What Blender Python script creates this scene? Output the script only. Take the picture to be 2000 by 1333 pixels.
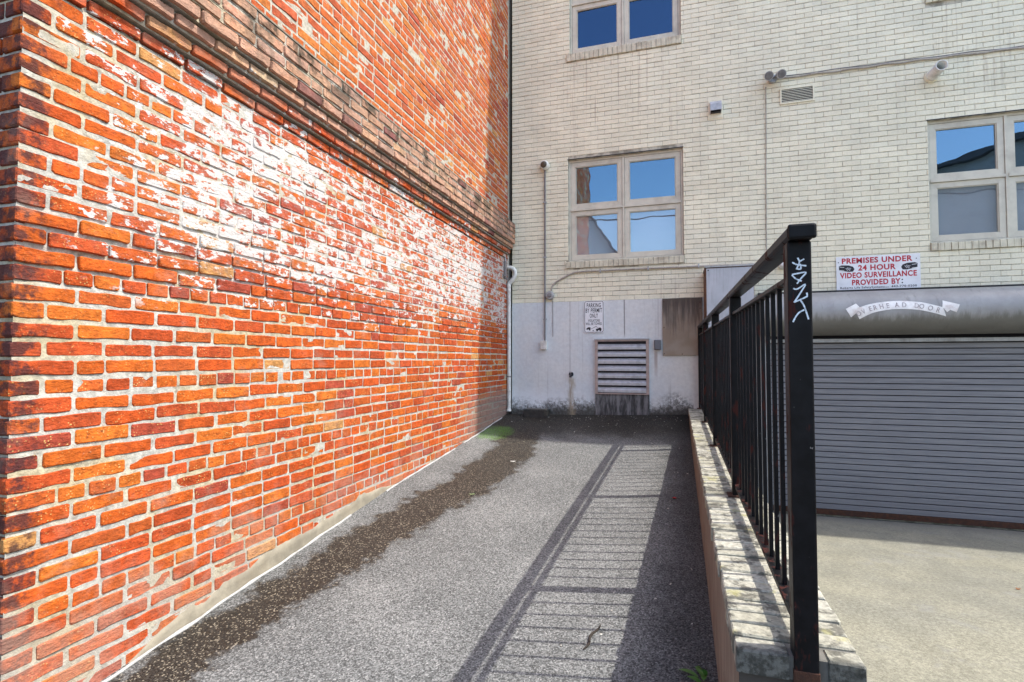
import bpy, bmesh, math, random
from mathutils import Vector, Matrix, noise as mn
random.seed(7)
R = math.radians
sc = bpy.context.scene
for o in list(bpy.data.objects): bpy.data.objects.remove(o)
COL = sc.collection

# ------------------------------------------------------------------ camera, sky, sun, exposure
CAM = Vector((2.31, -7.43, 1.92)); YAW = R(17.27); PITCH = R(2.02); FPX = 1035.0
cd = bpy.data.cameras.new('camera'); cam = bpy.data.objects.new('camera', cd); COL.objects.link(cam)
cd.sensor_width = 36.0; cd.lens = FPX / 2000 * 36.0; cd.clip_start = 0.02; cd.clip_end = 2000
cam.location = CAM; cam.rotation_euler = (R(90) + PITCH, 0, YAW)
sc.camera = cam
SUNV = Vector((0.70, 0.094, 1.0)).normalized()
w = bpy.data.worlds.new('World'); sc.world = w; w.use_nodes = True
wn = w.node_tree; bg = wn.nodes['Background']
sky = wn.nodes.new('ShaderNodeTexSky'); sky.sky_type = 'NISHITA'; sky.sun_disc = False
sky.sun_elevation = math.asin(SUNV.z); sky.sun_rotation = math.atan2(SUNV.x, SUNV.y)
sky.air_density = 1.0; sky.dust_density = 2.0; sky.ozone_density = 1.0
wn.links.new(sky.outputs[0], bg.inputs[0]); bg.inputs[1].default_value = 0.15
sl = bpy.data.lights.new('sun', 'SUN'); sl.energy = 2.0; sl.angle = R(0.5); sl.color = (1.0, 0.95, 0.87)
so = bpy.data.objects.new('sun', sl); COL.objects.link(so); so.location = (8, 0, 12)
so.rotation_euler = SUNV.to_track_quat('Z', 'Y').to_euler()
vs = sc.view_settings; vs.view_transform = 'Standard'; vs.look = 'None'; vs.gamma = 1.0; vs.exposure = 1.6; vs.use_curve_mapping = False
sc.cycles.max_bounces = 6; sc.cycles.diffuse_bounces = 3; sc.cycles.use_denoising = True

# ------------------------------------------------------------------ helpers
def link(o, parent=None):
    COL.objects.link(o)
    if parent is not None: o.parent = parent
    return o
def tag(o, label=None, cat=None, group=None, kind=None):
    if label: o['label'] = label
    if cat: o['category'] = cat
    if group: o['group'] = group
    if kind: o['kind'] = kind
    return o
def thing(name, label, cat, loc=(0, 0, 0), group=None):
    o = bpy.data.objects.new(name, None); o.empty_display_size = 0.1
    o.location = loc; link(o); tag(o, label, cat, group); return o
class MB:
    def __init__(s): s.v = []; s.f = []; s.sm = []
    def add(s, vs_, fs, smooth=False):
        b = len(s.v); s.v += [tuple(p) for p in vs_]
        for f in fs: s.f.append(tuple(i + b for i in f)); s.sm.append(smooth)
        return s
    def box(s, x0, x1, y0, y1, z0, z1, bev=0.0):
        if bev <= 0:
            v = [(x, y, z) for x in (x0, x1) for y in (y0, y1) for z in (z0, z1)]
            return s.add(v, [(0, 1, 3, 2), (4, 6, 7, 5), (0, 4, 5, 1), (2, 3, 7, 6), (0, 2, 6, 4), (1, 5, 7, 3)])
        bm = bmesh.new(); bmesh.ops.create_cube(bm, size=1)
        for v in bm.verts: v.co = Vector(((x0 + x1) / 2 + v.co.x * (x1 - x0), (y0 + y1) / 2 + v.co.y * (y1 - y0), (z0 + z1) / 2 + v.co.z * (z1 - z0)))
        bmesh.ops.bevel(bm, geom=bm.edges[:], offset=bev, segments=2, affect='EDGES', profile=0.5)
        s.bm(bm); return s
    def bm(s, bm, smooth=False):
        bm.verts.index_update(); s.add([v.co.copy() for v in bm.verts], [[v.index for v in f.verts] for f in bm.faces], smooth); bm.free(); return s
    def tube(s, pts, r, n=10, cap=True, smooth=True):
        pts = [Vector(p) for p in pts]; rings = []; up = None
        rr = r if isinstance(r, (list, tuple)) else [r] * len(pts)
        for i, p in enumerate(pts):
            d = (pts[min(i + 1, len(pts) - 1)] - pts[max(i - 1, 0)]).normalized()
            if up is None: up = Vector((0, 0, 1)) if abs(d.z) < .9 else Vector((0, 1, 0))
            a = d.cross(up).normalized(); b = a.cross(d).normalized(); up = b
            rings.append([p + (a * math.cos(2 * math.pi * k / n) + b * math.sin(2 * math.pi * k / n)) * rr[i] for k in range(n)])
        v = [q for g in rings for q in g]
        f = [(i * n + k, i * n + (k + 1) % n, (i + 1) * n + (k + 1) % n, (i + 1) * n + k) for i in range(len(pts) - 1) for k in range(n)]
        s.add(v, f, smooth)
        if cap:
            s.add(rings[0], [tuple(reversed(range(n)))]); s.add(rings[-1], [tuple(range(n))])
        return s
    def extr(s, poly, axis, a0, a1):
        """closed 2D polygon extruded along an axis; poly in the other two axes in xyz order"""
        n = len(poly)
        def P(q, a):
            return (a, q[0], q[1]) if axis == 'x' else (q[0], a, q[1]) if axis == 'y' else (q[0], q[1], a)
        v = [P(q, a0) for q in poly] + [P(q, a1) for q in poly]
        s.add(v, [tuple(range(n)), tuple(reversed(range(n, 2 * n)))] + [(i, (i + 1) % n, (i + 1) % n + n, i + n) for i in range(n)])
        return s
    def mesh(s, name, mat=None):
        m = bpy.data.meshes.new(name); m.from_pydata(s.v, [], s.f)
        if mat: m.materials.append(mat)
        m.polygons.foreach_set('use_smooth', s.sm); m.update()
        bm = bmesh.new(); bm.from_mesh(m); bmesh.ops.recalc_face_normals(bm, faces=bm.faces); bm.to_mesh(m); bm.free()
        return m
    def build(s, name, mat, parent=None, **kw):
        o = bpy.data.objects.new(name, s.mesh(name, mat)); link(o, parent)
        if parent is not None and parent.type == 'EMPTY' and parent.location.length > 0: o.matrix_parent_inverse = Matrix.Translation(-parent.location)
        elif parent is not None and parent.parent is not None and parent.parent.location.length > 0: o.matrix_parent_inverse = Matrix.Translation(-parent.parent.location) if False else Matrix.Identity(4)
        if kw: tag(o, **kw)
        return o
def circ(cx, cy, r, n=16, r2=None):
    return [(cx + r * math.cos(2 * math.pi * k / n), cy + (r2 or r) * math.sin(2 * math.pi * k / n)) for k in range(n)]
def rrect(x0, x1, z0, z1, r, n=4):
    out = []
    for cx, cz, a0 in ((x1 - r, z1 - r, 0), (x0 + r, z1 - r, 90), (x0 + r, z0 + r, 180), (x1 - r, z0 + r, 270)):
        for k in range(n + 1): a = R(a0 + 90 * k / n); out.append((cx + r * math.cos(a), cz + r * math.sin(a)))
    return out

# ------------------------------------------------------------------ material helpers
class NT:
    def __init__(s, name):
        s.m = bpy.data.materials.new(name); s.m.use_nodes = True; s.t = s.m.node_tree; s.p = s.t.nodes['Principled BSDF']; s.pos = None
    def new(s, ty): return s.t.nodes.new('ShaderNode' + ty)
    def put(s, sock, v):
        if isinstance(v, bpy.types.NodeSocket): s.t.links.new(v, sock)
        elif isinstance(v, (tuple, list)): sock.default_value = (*v, 1.0) if len(v) == 3 and sock.type == 'RGBA' else v
        else: sock.default_value = v
    def P(s):
        if s.pos is None: s.pos = s.new('NewGeometry').outputs['Position']
        return s.pos
    def xyz(s):
        if not hasattr(s, '_x'):
            n = s.new('SeparateXYZ'); s.put(n.inputs[0], s.P()); s._x = n.outputs
        return s._x
    def math(s, op, a, b=0.0, c=0.0):
        n = s.new('Math'); n.operation = op; s.put(n.inputs[0], a); s.put(n.inputs[1], b)
        if op in ('MULTIPLY_ADD',): s.put(n.inputs[2], c)
        return n.outputs[0]
    def add(s, a, b): return s.math('ADD', a, b)
    def sub(s, a, b): return s.math('SUBTRACT', a, b)
    def mul(s, a, b): return s.math('MULTIPLY', a, b)
    def step(s, v, lo, hi, a=0.0, b=1.0):
        n = s.new('MapRange'); n.interpolation_type = 'SMOOTHSTEP'; n.clamp = True
        for i, q in enumerate((v, lo, hi, a, b)): s.put(n.inputs[i], q)
        return n.outputs[0]
    def scale(s, v, sx, sy, sz):
        n = s.new('VectorMath'); n.operation = 'MULTIPLY'; s.put(n.inputs[0], v); n.inputs[1].default_value = (sx, sy, sz); return n.outputs[0]
    def noise(s, sc_, det=4, rough=.55, v=None, dist=0.0, off=None):
        n = s.new('TexNoise'); v = v if v is not None else s.P()
        if off:
            a = s.new('VectorMath'); a.operation = 'ADD'; s.put(a.inputs[0], v); a.inputs[1].default_value = off; v = a.outputs[0]
        s.put(n.inputs['Vector'], v); n.inputs['Scale'].default_value = sc_; n.inputs['Detail'].default_value = min(det, 4)
        n.inputs['Roughness'].default_value = rough; n.inputs['Distortion'].default_value = dist
        return n.outputs[0]
    def vor(s, sc_, v=None, feat='F1', out='Distance'):
        n = s.new('TexVoronoi'); n.feature = feat; s.put(n.inputs['Vector'], v if v is not None else s.P()); n.inputs['Scale'].default_value = sc_; return n.outputs[out]
    def mix(s, f, a, b, mode='MIX'):
        n = s.new('Mix'); n.data_type = 'RGBA'; n.blend_type = mode; n.clamp_factor = True
        s.put(n.inputs['Factor'], f); s.put(n.inputs['A'], a); s.put(n.inputs['B'], b); return n.outputs['Result']
    def val(s, c, v):   # multiply colour by a value
        n = s.new('Mix'); n.data_type = 'RGBA'; n.blend_type = 'MULTIPLY'; n.inputs['Factor'].default_value = 1.0
        s.put(n.inputs['A'], c)
        k = s.new('CombineXYZ')
        for i in range(3): s.put(k.inputs[i], v)
        s.t.links.new(k.outputs[0], n.inputs['B']); return n.outputs['Result']
    def bump(s, h, st=.5, d=.01, prev=None):
        n = s.new('Bump'); n.inputs['Strength'].default_value = st; n.inputs['Distance'].default_value = d; s.put(n.inputs['Height'], h)
        if prev is not None: s.t.links.new(prev, n.inputs['Normal'])
        return n.outputs[0]
    def out(s, col, rough=.8, nrm=None, metal=0.0, spec=.4):
        s.put(s.p.inputs['Base Color'], col); s.put(s.p.inputs['Roughness'], rough); s.put(s.p.inputs['Metallic'], metal)
        s.p.inputs['Specular IOR Level'].default_value = spec
        if nrm is not None: s.t.links.new(nrm, s.p.inputs['Normal'])
        return s.m
def worn(name, col, rough=.6, var=.18, sc_=14, dirt=None, dirt_amt=.5, metal=0.0, bump=.15, streak=0.0, spec=.4):
    n = NT(name); a = n.noise(sc_, 6); c = n.val(col, n.step(a, .25, .75, 1 - var, 1 + var))
    if dirt: c = n.mix(n.mul(n.step(n.noise(sc_ * .35, 8, .7, off=(3, 1, 7)), .5, .68), dirt_amt), c, dirt)
    if streak:
        st = n.noise(9, 5, .6, v=n.scale(n.P(), 6, 6, .35)); c = n.mix(n.mul(n.step(st, .5, .72), streak), c, dirt or (.1, .09, .08))
    return n.out(c, n.step(a, .2, .8, rough - .08, rough + .08), n.bump(n.noise(sc_ * 9, 4), bump, .004), metal, spec)

# ------------------------------------------------------------------ terrain heights
YS = [-6.6, -5.7, -5.2, -4.5, -3.7, -3.0, -2.0, -1.27, -.5, 0.0]
ZL = [.46, .545, .605, .685, .785, .855, .935, 1.005, 1.095, 1.135]
ZM = [.46, .545, .60, .665, .735, .80, .885, .950, 1.06, 1.16]
ZR = [.46, .570, .640, .700, .780, .850, .925, .985, 1.10, 1.20]
def lerp(y, T):
    if y <= YS[0]: return T[0]
    for i in range(len(YS) - 1):
        if y <= YS[i + 1]:
            t = (y - YS[i]) / (YS[i + 1] - YS[i]); return T[i] + (T[i + 1] - T[i]) * t
    return T[-1]
def lerps(y, T): return sum(lerp(y + d, T) for d in (-.3, -.15, 0, .15, .3)) / 5 if y < -.3 else lerp(y, T)
def ramp_z(x, y):
    a, b, c = lerps(y, ZL), lerps(y, ZM), lerps(y, ZR)
    u = min(max(x / 2.445, 0), 1); s_ = 3 * u * u - 2 * u ** 3 if False else u
    return a * (1 - u) * (1 - 2 * u) + b * 4 * u * (1 - u) + c * u * (2 * u - 1) + .004 * mn.noise((x * 1.7, y * 1.7, 3))
def drive_z(y): return max(0.0, -.116 * y) if y > -3.6 else .4176 + (-y - 3.6) * .015
XW = -0.06          # face of the red brick wall
CAPX0, CAPX1 = 2.445, 2.735
def cap_z(y): return 1.19 + .0151 * (y + 5.96)

# ------------------------------------------------------------------ materials: ground
def mat_asphalt():
    n = NT('asphalt'); X, Y, Z = n.xyz()
    st = n.vor(150, out='Color'); g = n.new('SeparateXYZ'); n.put(g.inputs[0], st)
    grain = n.step(g.outputs[0], 0, 1, .46, 1.5)
    white = n.mul(n.step(g.outputs[1], .87, .93), 1.0)
    base = n.val(n.mix(n.step(n.noise(1.6, 5), .35, .7), (.118, .122, .119), (.160, .164, .159)), grain)
    base = n.mix(n.mul(white, .6), base, (.36, .36, .35))
    base = n.val(base, n.step(n.noise(150, 3), .3, .7, .66, 1.3))
    # wet dirty trail
    w1 = n.noise(2.2, 4, off=(0, 0, 5)); w2 = n.noise(7, 6, .7)
    xc = n.add(n.sub(n.step(Y, -5.9, -2.3, .13, .57), n.step(Y, -2.0, -1.0, 0, .15)), n.mul(.26, n.sub(w1, .5)))
    dd = n.math('ABSOLUTE', n.sub(X, xc)); wid = n.add(n.step(Y, -5.9, -1.2, .16, .25), n.mul(.40, n.sub(w2, .5)))
    trail = n.step(n.sub(dd, wid), .035, -.035)
    halo = n.mul(n.step(n.sub(dd, wid), .16, -.02), .42)
    back = n.step(n.add(Y, n.mul(.9, n.sub(n.noise(2.6, 6, .6, off=(9, 2, 0)), .5))), -1.35, -.65)
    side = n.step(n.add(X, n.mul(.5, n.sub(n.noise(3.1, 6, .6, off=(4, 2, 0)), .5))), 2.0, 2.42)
    base = n.mix(halo, base, n.val(base, .5))
    wet = n.math('MAXIMUM', trail, back)
    darkc = n.val(n.mix(.75, base, (.042, .026, .010)), n.step(g.outputs[2], 0, 1, .10, .62))
    darkc = n.mix(n.mul(white, .6), darkc, (.34, .30, .22))
    base = n.mix(n.mul(wet, .94), base, n.val(darkc, n.step(back, 0, 1, 1, .6)))
    base = n.mix(n.mul(side, .8), base, n.val(base, .33))  # dirt beside the ramp wall, plus painted darkening that deepens the shade there
    moss = n.mul(n.step(n.vor(.001), -1, 2, 1, 1), 1.0)
    mx = n.math('POWER', n.mul(n.sub(X, .13), 3.2), 2.0); my = n.math('POWER', n.mul(n.add(Y, 1.15), 2.0), 2.0)
    moss = n.mul(n.step(n.add(n.add(mx, my), n.mul(1.1, n.sub(n.noise(16, 6, .7), .5))), .65, .12), n.step(n.noise(60, 4), .35, .6))
    base = n.mix(n.mul(moss, .85), base, (.085, .20, .02))
    h = n.add(n.mul(g.outputs[0], 1.0), n.mul(n.noise(200, 4), .6))
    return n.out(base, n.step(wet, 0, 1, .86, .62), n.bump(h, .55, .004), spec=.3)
def mat_concrete():
    n = NT('driveway_concrete'); X, Y, Z = n.xyz()
    a = n.noise(1.3, 6, .6); b = n.noise(45, 5, .6); s_ = n.noise(5, 6, .6, v=n.scale(n.P(), 1, .5, 1))
    c = n.mix(n.step(a, .35, .68), (.235, .226, .172), (.200, .196, .158))
    c = n.val(c, n.step(s_, .3, .7, .90, 1.08)); c = n.val(c, n.step(b, .3, .7, .8, 1.16)); vg = n.vor(210, out='Color'); sg = n.new('SeparateXYZ'); n.put(sg.inputs[0], vg); c = n.val(c, n.step(sg.outputs[0], 0, 1, .80, 1.18))
    c = n.mix(n.mul(n.step(n.noise(90, 3, off=(2, 2, 2)), .66, .72), .5), c, (.13, .12, .10))
    c = n.mix(n.mul(n.step(n.noise(2.3, 8, .7, off=(7, 0, 0)), .56, .66), .35), c, (.22, .22, .21))
    c = n.mix(n.mul(n.step(Y, -.75, 0), .55), c, (.14, .135, .125))
    return n.out(c, .85, n.bump(n.add(b, n.mul(n.noise(160, 3), .6)), .5, .004), spec=.25)
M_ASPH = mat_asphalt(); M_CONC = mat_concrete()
M_STREET = worn('street_asphalt', (.11, .11, .108), .9, .25, 3)
M_SOIL = worn('ground_soil', (.14, .13, .11), .95, .2, 1)

# ------------------------------------------------------------------ the ground
def sheet(name, xs, ys, zf, mat, thick=None):
    m = MB(); nx, ny = len(xs), len(ys)
    m.add([(x, y, zf(x, y)) for y in ys for x in xs], [(j * nx + i, j * nx + i + 1, (j + 1) * nx + i + 1, (j + 1) * nx + i) for j in range(ny - 1) for i in range(nx - 1)], True)
    o = m.build(name, mat); tag(o, kind='structure'); return o
def rng(a, b, n): return [a + (b - a) * i / n for i in range(n + 1)]
sheet('ground', [-400, 400], [-400, 400], lambda x, y: -.40, M_SOIL)
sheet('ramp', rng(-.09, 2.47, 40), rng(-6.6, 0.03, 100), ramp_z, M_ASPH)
sheet('driveway', rng(2.68, 12, 30), rng(-6.6, .25, 60), lambda x, y: drive_z(y) + .004 * mn.noise((x, y, 1)), M_CONC)
sheet('street', [-60, 60], [-14.5, -6.58], lambda x, y: .462, M_STREET)
sheet('pavement', [-60, 60], [-60, -14.5], lambda x, y: .58, worn('pavement_concrete', (.36, .35, .33), .9, .15, 3))

# ------------------------------------------------------------------ brick maker
def brick_geo(L, H, D, rnd, n_extra=2, chip=.006, dome=.002):
    """front face towards +w; local u (length), v (height), w (out). returns verts (u,v,w) and faces, front outline uneven"""
    hl, hh = L / 2, H / 2; pts = []
    c = lambda: rnd.uniform(.25, 1.0) * chip
    cs = [c() for _ in range(8)]
    pts.append((-hl + cs[0], -hh)); 
    for k in range(n_extra): pts.append((-hl + L * (k + 1) / (n_extra + 1), -hh + rnd.uniform(-.3, .45) * chip))
    pts += [(hl - cs[1], -hh), (hl, -hh + cs[2]), (hl, hh - cs[3]), (hl - cs[4], hh)]
    for k in range(n_extra): pts.append((hl - L * (k + 1) / (n_extra + 1), hh - rnd.uniform(-.3, .45) * chip))
    pts += [(-hl + cs[5], hh), (-hl, hh - cs[6]), (-hl, -hh + cs[7])]
    n = len(pts); bv = .0035
    ins = [(u * (1 - bv * 2.2 / L), v * (1 - bv * 2.2 / H)) for u, v in pts]
    v = [(a, b, -D) for a, b in pts] + [(a, b, -bv + rnd.uniform(-.0012, .0008)) for a, b in pts] + [(a, b, rnd.uniform(-.001, .001)) for a, b in ins]
    f = []
    for k in range(n):
        j = (k + 1) % n
        f.append((k, j, n + j, n + k)); f.append((n + k, n + j, 2 * n + j, 2 * n + k))
    f.append(tuple(range(2 * n, 3 * n)))
    return v, f
def project(p):
    v = Vector(p) - CAM
    f0 = Vector((-math.sin(YAW), math.cos(YAW), 0)); r = Vector((math.cos(YAW), math.sin(YAW), 0)); z = Vector((0, 0, 1))
    f = f0 * math.cos(PITCH) + z * math.sin(PITCH); u = z * math.cos(PITCH) - f0 * math.sin(PITCH)
    d = v.dot(f)
    if d < .1: return None
    return 1000 + FPX * v.dot(r) / d, 666.5 - FPX * v.dot(u) / d, d

# ------------------------------------------------------------------ red wall materials
def red_layers(n, c, mortar=False, per=None):
    """wear with shapes of its own on the old wall: flaking whitewash, bloom, soot on the ledge, grey splash zone"""
    X, Y, Z = n.xyz(); zr = n.sub(Z, 1.92); low = n.sub(n.noise(1.1, 3), .5)
    # pale bloom (efflorescence)
    bl = n.noise(3.4, 7, .68, off=(5, 1, 2))
    zone = n.math('MAXIMUM', n.step(zr, -.55, -1.15), n.mul(n.step(zr, 1.42, 1.60), n.step(zr, 2.05, 1.96)))
    bloom = n.mul(n.step(n.add(bl, n.mul(zone, .20)), .54, .78), .48)
    c = n.mix(bloom, c, (.36, .22, .165) if not mortar else (.36, .32, .265))
    # flaking whitewash
    band = n.mul(n.step(n.add(zr, n.mul(low, .5)), .18, .66), n.step(n.add(zr, n.mul(low, .3)), 1.72, 1.25))
    band = n.mul(band, n.step(n.add(Y, n.mul(low, 1.0)), -6.15, -5.15))
    wide = n.noise(1.7, 4, .5, v=n.scale(n.P(), 1, .55, 1.25), off=(0, 3.1, 1.4))
    fl = n.noise(17, 8, .72, v=n.scale(n.P(), 1, .62, 1.25))
    score = n.add(n.math('MULTIPLY_ADD', n.sub(fl, .5), 1.5, .5), n.add(n.mul(band, .205), n.mul(n.sub(wide, .5), n.mul(band, .42))))
    if per is not None: score = n.add(score, n.mul(n.sub(per, .25), .20))
    ww = n.mul(n.step(score, .71 if not mortar else .68, .74), n.step(band, .02, .10))
    c = n.mix(n.mul(ww, .93), c, (.54, .535, .515))
    haze = n.mul(n.mul(n.step(n.add(score, 0.0), .46, .76), band), .24)
    c = n.mix(haze, c, (.42, .375, .345))
    # soot and lichen on the ledge
    so_ = n.mul(n.mul(n.step(zr, 1.70, 1.95), n.step(zr, 2.07, 2.02)), n.step(n.noise(4.5, 8, .72, off=(2, 8, 1)), .46, .62))
    c = n.mix(n.mul(so_, .9), c, (.045, .038, .026))
    dr = n.noise(5, 6, .6, v=n.scale(n.P(), 1, 2.6, .35)); dz = n.mul(n.mul(n.step(zr, 1.5, 1.8), n.step(zr, 2.05, 1.98)), n.step(dr, .48, .66))
    c = n.mix(n.mul(dz, .40), c, (.10, .08, .055))
    # grey splash zone in the far bottom corner
    sp = n.mul(n.step(n.sub(n.add(zr, n.mul(low, .35)), n.mul(Y, .0)), -.30, -.62), n.step(n.add(Y, n.mul(low, .8)), -2.0, -.9))
    c = n.mix(n.mul(sp, .8), c, (.22, .195, .17))
    return c, bl
def mat_brick(name, source):
    n = NT(name)
    if source == 'object':
        oi = n.new('ObjectInfo'); col, al = oi.outputs['Color'], oi.outputs['Alpha']
    else:
        at = n.new('Attribute'); at.attribute_name = 'bc'; col, al = at.outputs['Color'], at.outputs['Alpha']
    X, Y, Z = n.xyz()
    a = n.noise(26, 7, .62); c = n.val(col, n.step(a, .28, .72, .70, 1.26))
    big = n.noise(9, 4, off=(1, 2, 3)); c = n.mix(n.mul(n.step(big, .5, .75), .35), c, (.42, .070, .024))
    pit = n.noise(52, 6, .7, v=n.scale(n.P(), 1, .55, 1.5))
    c = n.mix(n.mul(n.step(pit, .56, .68), n.math('MULTIPLY_ADD', al, .50, .28)), c, (.10, .024, .012))
    agg = n.vor(85, out='Distance'); c = n.mix(n.mul(n.mul(n.step(agg, .34, .12), n.step(n.noise(22, 3, off=(0, 5, 0)), .44, .58)), al), c, (.56, .37, .13))
    wh = n.noise(150, 3, off=(8, 8, 1)); c = n.mix(n.mul(n.step(wh, .67, .72), .4), c, (.55, .40, .30))
    bu = n.mul(n.step(n.add(Y, n.mul(n.sub(n.noise(16, 6, .7), .5), .22)), -5.975, -6.035), n.step(n.noise(14, 7, .7, off=(3, 3, 3)), .40, .56))
    c = n.mix(n.mul(bu, .85), c, (.045, .020, .022))
    c, bl = red_layers(n, c, per=al)
    h = n.add(n.mul(a, .6), n.add(n.mul(pit, -.9), n.mul(agg, -.25)))
    return n.out(c, .88, n.bump(h, .85, .008), spec=.2)
def mat_mortar():
    n = NT('old_mortar'); X, Y, Z = n.xyz()
    a = n.noise(40, 6, .6); c = n.mix(n.step(n.noise(3.1, 4), .42, .66), (.43, .42, .375), (.42, .365, .24))
    c = n.mix(n.step(Z, 3.6, 4.2), c, (.42, .39, .32))
    c = n.val(c, n.step(a, .25, .75, .66, 1.2))
    c = n.mix(n.mul(n.step(n.noise(13, 7, .7, off=(4, 4, 0)), .58, .70), .55), c, (.16, .11, .075))
    c, bl = red_layers(n, c, True)
    return n.out(c, .92, n.bump(n.add(a, n.noise(120, 4)), .7, .005), spec=.2)
M_BRICK_O = mat_brick('red_brick_single', 'object'); M_BRICK_A = mat_brick('red_brick_field', 'attr'); M_MORT = mat_mortar()
M_CEM = worn('cement_render', (.25, .225, .17), .92, .25, 9, (.20, .17, .12), .6, bump=.5)

# ------------------------------------------------------------------ red brick building
red = thing('red_brick_building', 'old orange red brick building with flaking whitewash and a corbelled brick ledge', 'building')
CO = .07325; ROW0 = 1.92 - .105       # centre height of a header course
YA, YB = -6.10, -0.035                # wall ends
def row_z(k): return ROW0 + CO * k
def proud(k): return {22: .012, 23: .050, 24: .086}.get(k, .122 if 25 <= k <= 28 else (.008 if k > 28 else 0.0))
PAL = [(.56, .088, .014), (.53, .076, .014), (.58, .112, .016), (.50, .070, .018), (.57, .098, .014), (.60, .135, .020), (.50, .074, .022), (.54, .10, .022)]
def brick_col(rnd, k, y):
    c = list(rnd.choice(PAL)); q = rnd.random()
    if k > 28: c = [c[0] * 1.0, c[1] * 1.18 + .010, c[2] * 1.6 + .008]
    if q < .05: c = [.40, .062, .036]
    elif q < .066: c = [.58, .25, .09]
    if 24 <= k <= 28:
        c = [c[0] * .75 + .20, c[1] * .9 + .23, c[2] + .21]
        if rnd.random() < .06: c = [.20, .05, .06]
    s_ = rnd.uniform(.68, .86); c[1] *= 1.12; al = rnd.random() ** 2.2 * .9
    if -9 < k < 1: al = min(1, al + rnd.random() * .75); 
    return (c[0] * s_, c[1] * s_, c[2] * s_, al)
def dz_wall(y, k): return .007 * mn.noise((0.0, y * .55, k * .35)) + .003 * mn.noise((4.0, y * 2.4, k * 1.1))
def lay_row(rnd, k):
    """intervals (y0,y1) of bricks in course k"""
    hd = (k % 6 == 0); out = []; joint = .0125
    if 23 <= k <= 24: hd = False
    Ls, Lh = .232, .118
    y = YA
    if hd: first = Lh * 1.5 if (k // 6) % 2 else Lh
    else: first = Ls if k % 2 else Lh
    while y < YB - .02:
        L = first if first else (Lh if hd else Ls)
        if not first:
            L *= rnd.uniform(.965, 1.035)
            if not hd and rnd.random() < .07: L = Lh
        first = None
        y1 = min(y + L, YB)
        if YB - y1 < .05: y1 = YB
        out.append((y, y1 - (joint * rnd.uniform(.6, 1.25)*(1.25 if y < -5.3 and k < 30 else .95) if y1 < YB else 0))); y = y1
    return out
rows_bot, rows_top = -21, 104
rnd = random.Random(11)
variants = {}
for kind, L0 in (('s', .220), ('h', .106)):
    for i in range(9 if kind == 's' else 6):
        v, f = brick_geo(L0, .061, .05, rnd, 3 if kind == 's' else 1, .0105)
        m = MB().add([(w_, u, vv) for u, vv, w_ in v], f).mesh('brick', M_BRICK_O); variants.setdefault(kind, []).append((m, L0))
cand = []; corn = []; field = []
for k in range(rows_bot, rows_top):
    for y0, y1 in lay_row(rnd, k):
        yc = (y0 + y1) / 2; z = row_z(k) + dz_wall(yc, k); x = XW + proud(k) + rnd.uniform(-.0025, .0035)
        if k < rows_bot + 22 and z + .05 < ramp_z(0, yc): continue
        H = (.0575 if (yc < -5.2 and k < 22) else .0605) + rnd.uniform(-.003, .003)
        if k in (22, 23, 24): H -= .010
        tilt = rnd.gauss(0, .010); z += rnd.gauss(0, .0014)
        b = (x, yc, z, y1 - y0, H, tilt, k, brick_col(rnd, k, yc))
        pr = project((x, yc, z))
        vis = pr and -40 < pr[0] < 2010 and -15 < pr[1] < 1340
        if 22 <= k <= 28 and vis: corn.append(b)
        elif vis: cand.append((pr[2] / (abs(b[3]) * max(.2, (CAM.x - x) / (CAM - Vector((x, yc, z))).length)), b))
        else: field.append(b)
cand.sort(key=lambda t: t[0])
def brick_obj(b, name, parent, dep=1.0):
    x, yc, z, L, H, tilt, k, col = b
    m, L0 = rnd.choice(variants['s' if L > .165 else 'h'])
    o = bpy.data.objects.new(name, m); o.location = (x, yc, z); o.scale = (dep, L / L0 * rnd.choice((1, 1)), H / .061)
    o.rotation_euler = (tilt, 0, rnd.gauss(0, .006)); o.color = col; link(o, parent); return o
for _, b in cand[:300]: brick_obj(b, 'brick', red)
for b in sorted(corn, key=lambda b: b[1])[:300]: brick_obj(b, 'ledge_brick', red, 3.0 if b[6] >= 23 else 1.0)
field += [b for _, b in cand[300:]]
def field_mesh(bricks, name, mat, parent, horiz='y', depth=.03, chip=.006, nx=1):
    V = []; F = []; C = []
    for (x, yc, z, L, H, tilt, k, col) in bricks:
        v, f = brick_geo(L, H, depth, rnd, nx, chip); b0 = len(V)
        ct, st = math.cos(tilt), math.sin(tilt)
        for u, vv, w_ in v:
            u, vv = u * ct - vv * st, u * st + vv * ct
            V.append((x + w_, yc + u, z + vv) if horiz == 'y' else (yc + u, x - w_, z + vv))
        F += [tuple(i + b0 for i in q) for q in f]; C += [col] * len(v)
    m = bpy.data.meshes.new(name); m.from_pydata(V, [], F); m.materials.append(mat)
    a = m.color_attributes.new('bc', 'FLOAT_COLOR', 'POINT'); a.data.foreach_set('color', [c for q in C for c in q]); m.update()
    bm = bmesh.new(); bm.from_mesh(m); bmesh.ops.recalc_face_normals(bm, faces=bm.faces); bm.to_mesh(m); bm.free()
    o = bpy.data.objects.new(name, m); link(o, parent); tag(o, kind='stuff'); return o
field_mesh(field, 'brickwork', M_BRICK_A, red)
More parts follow.
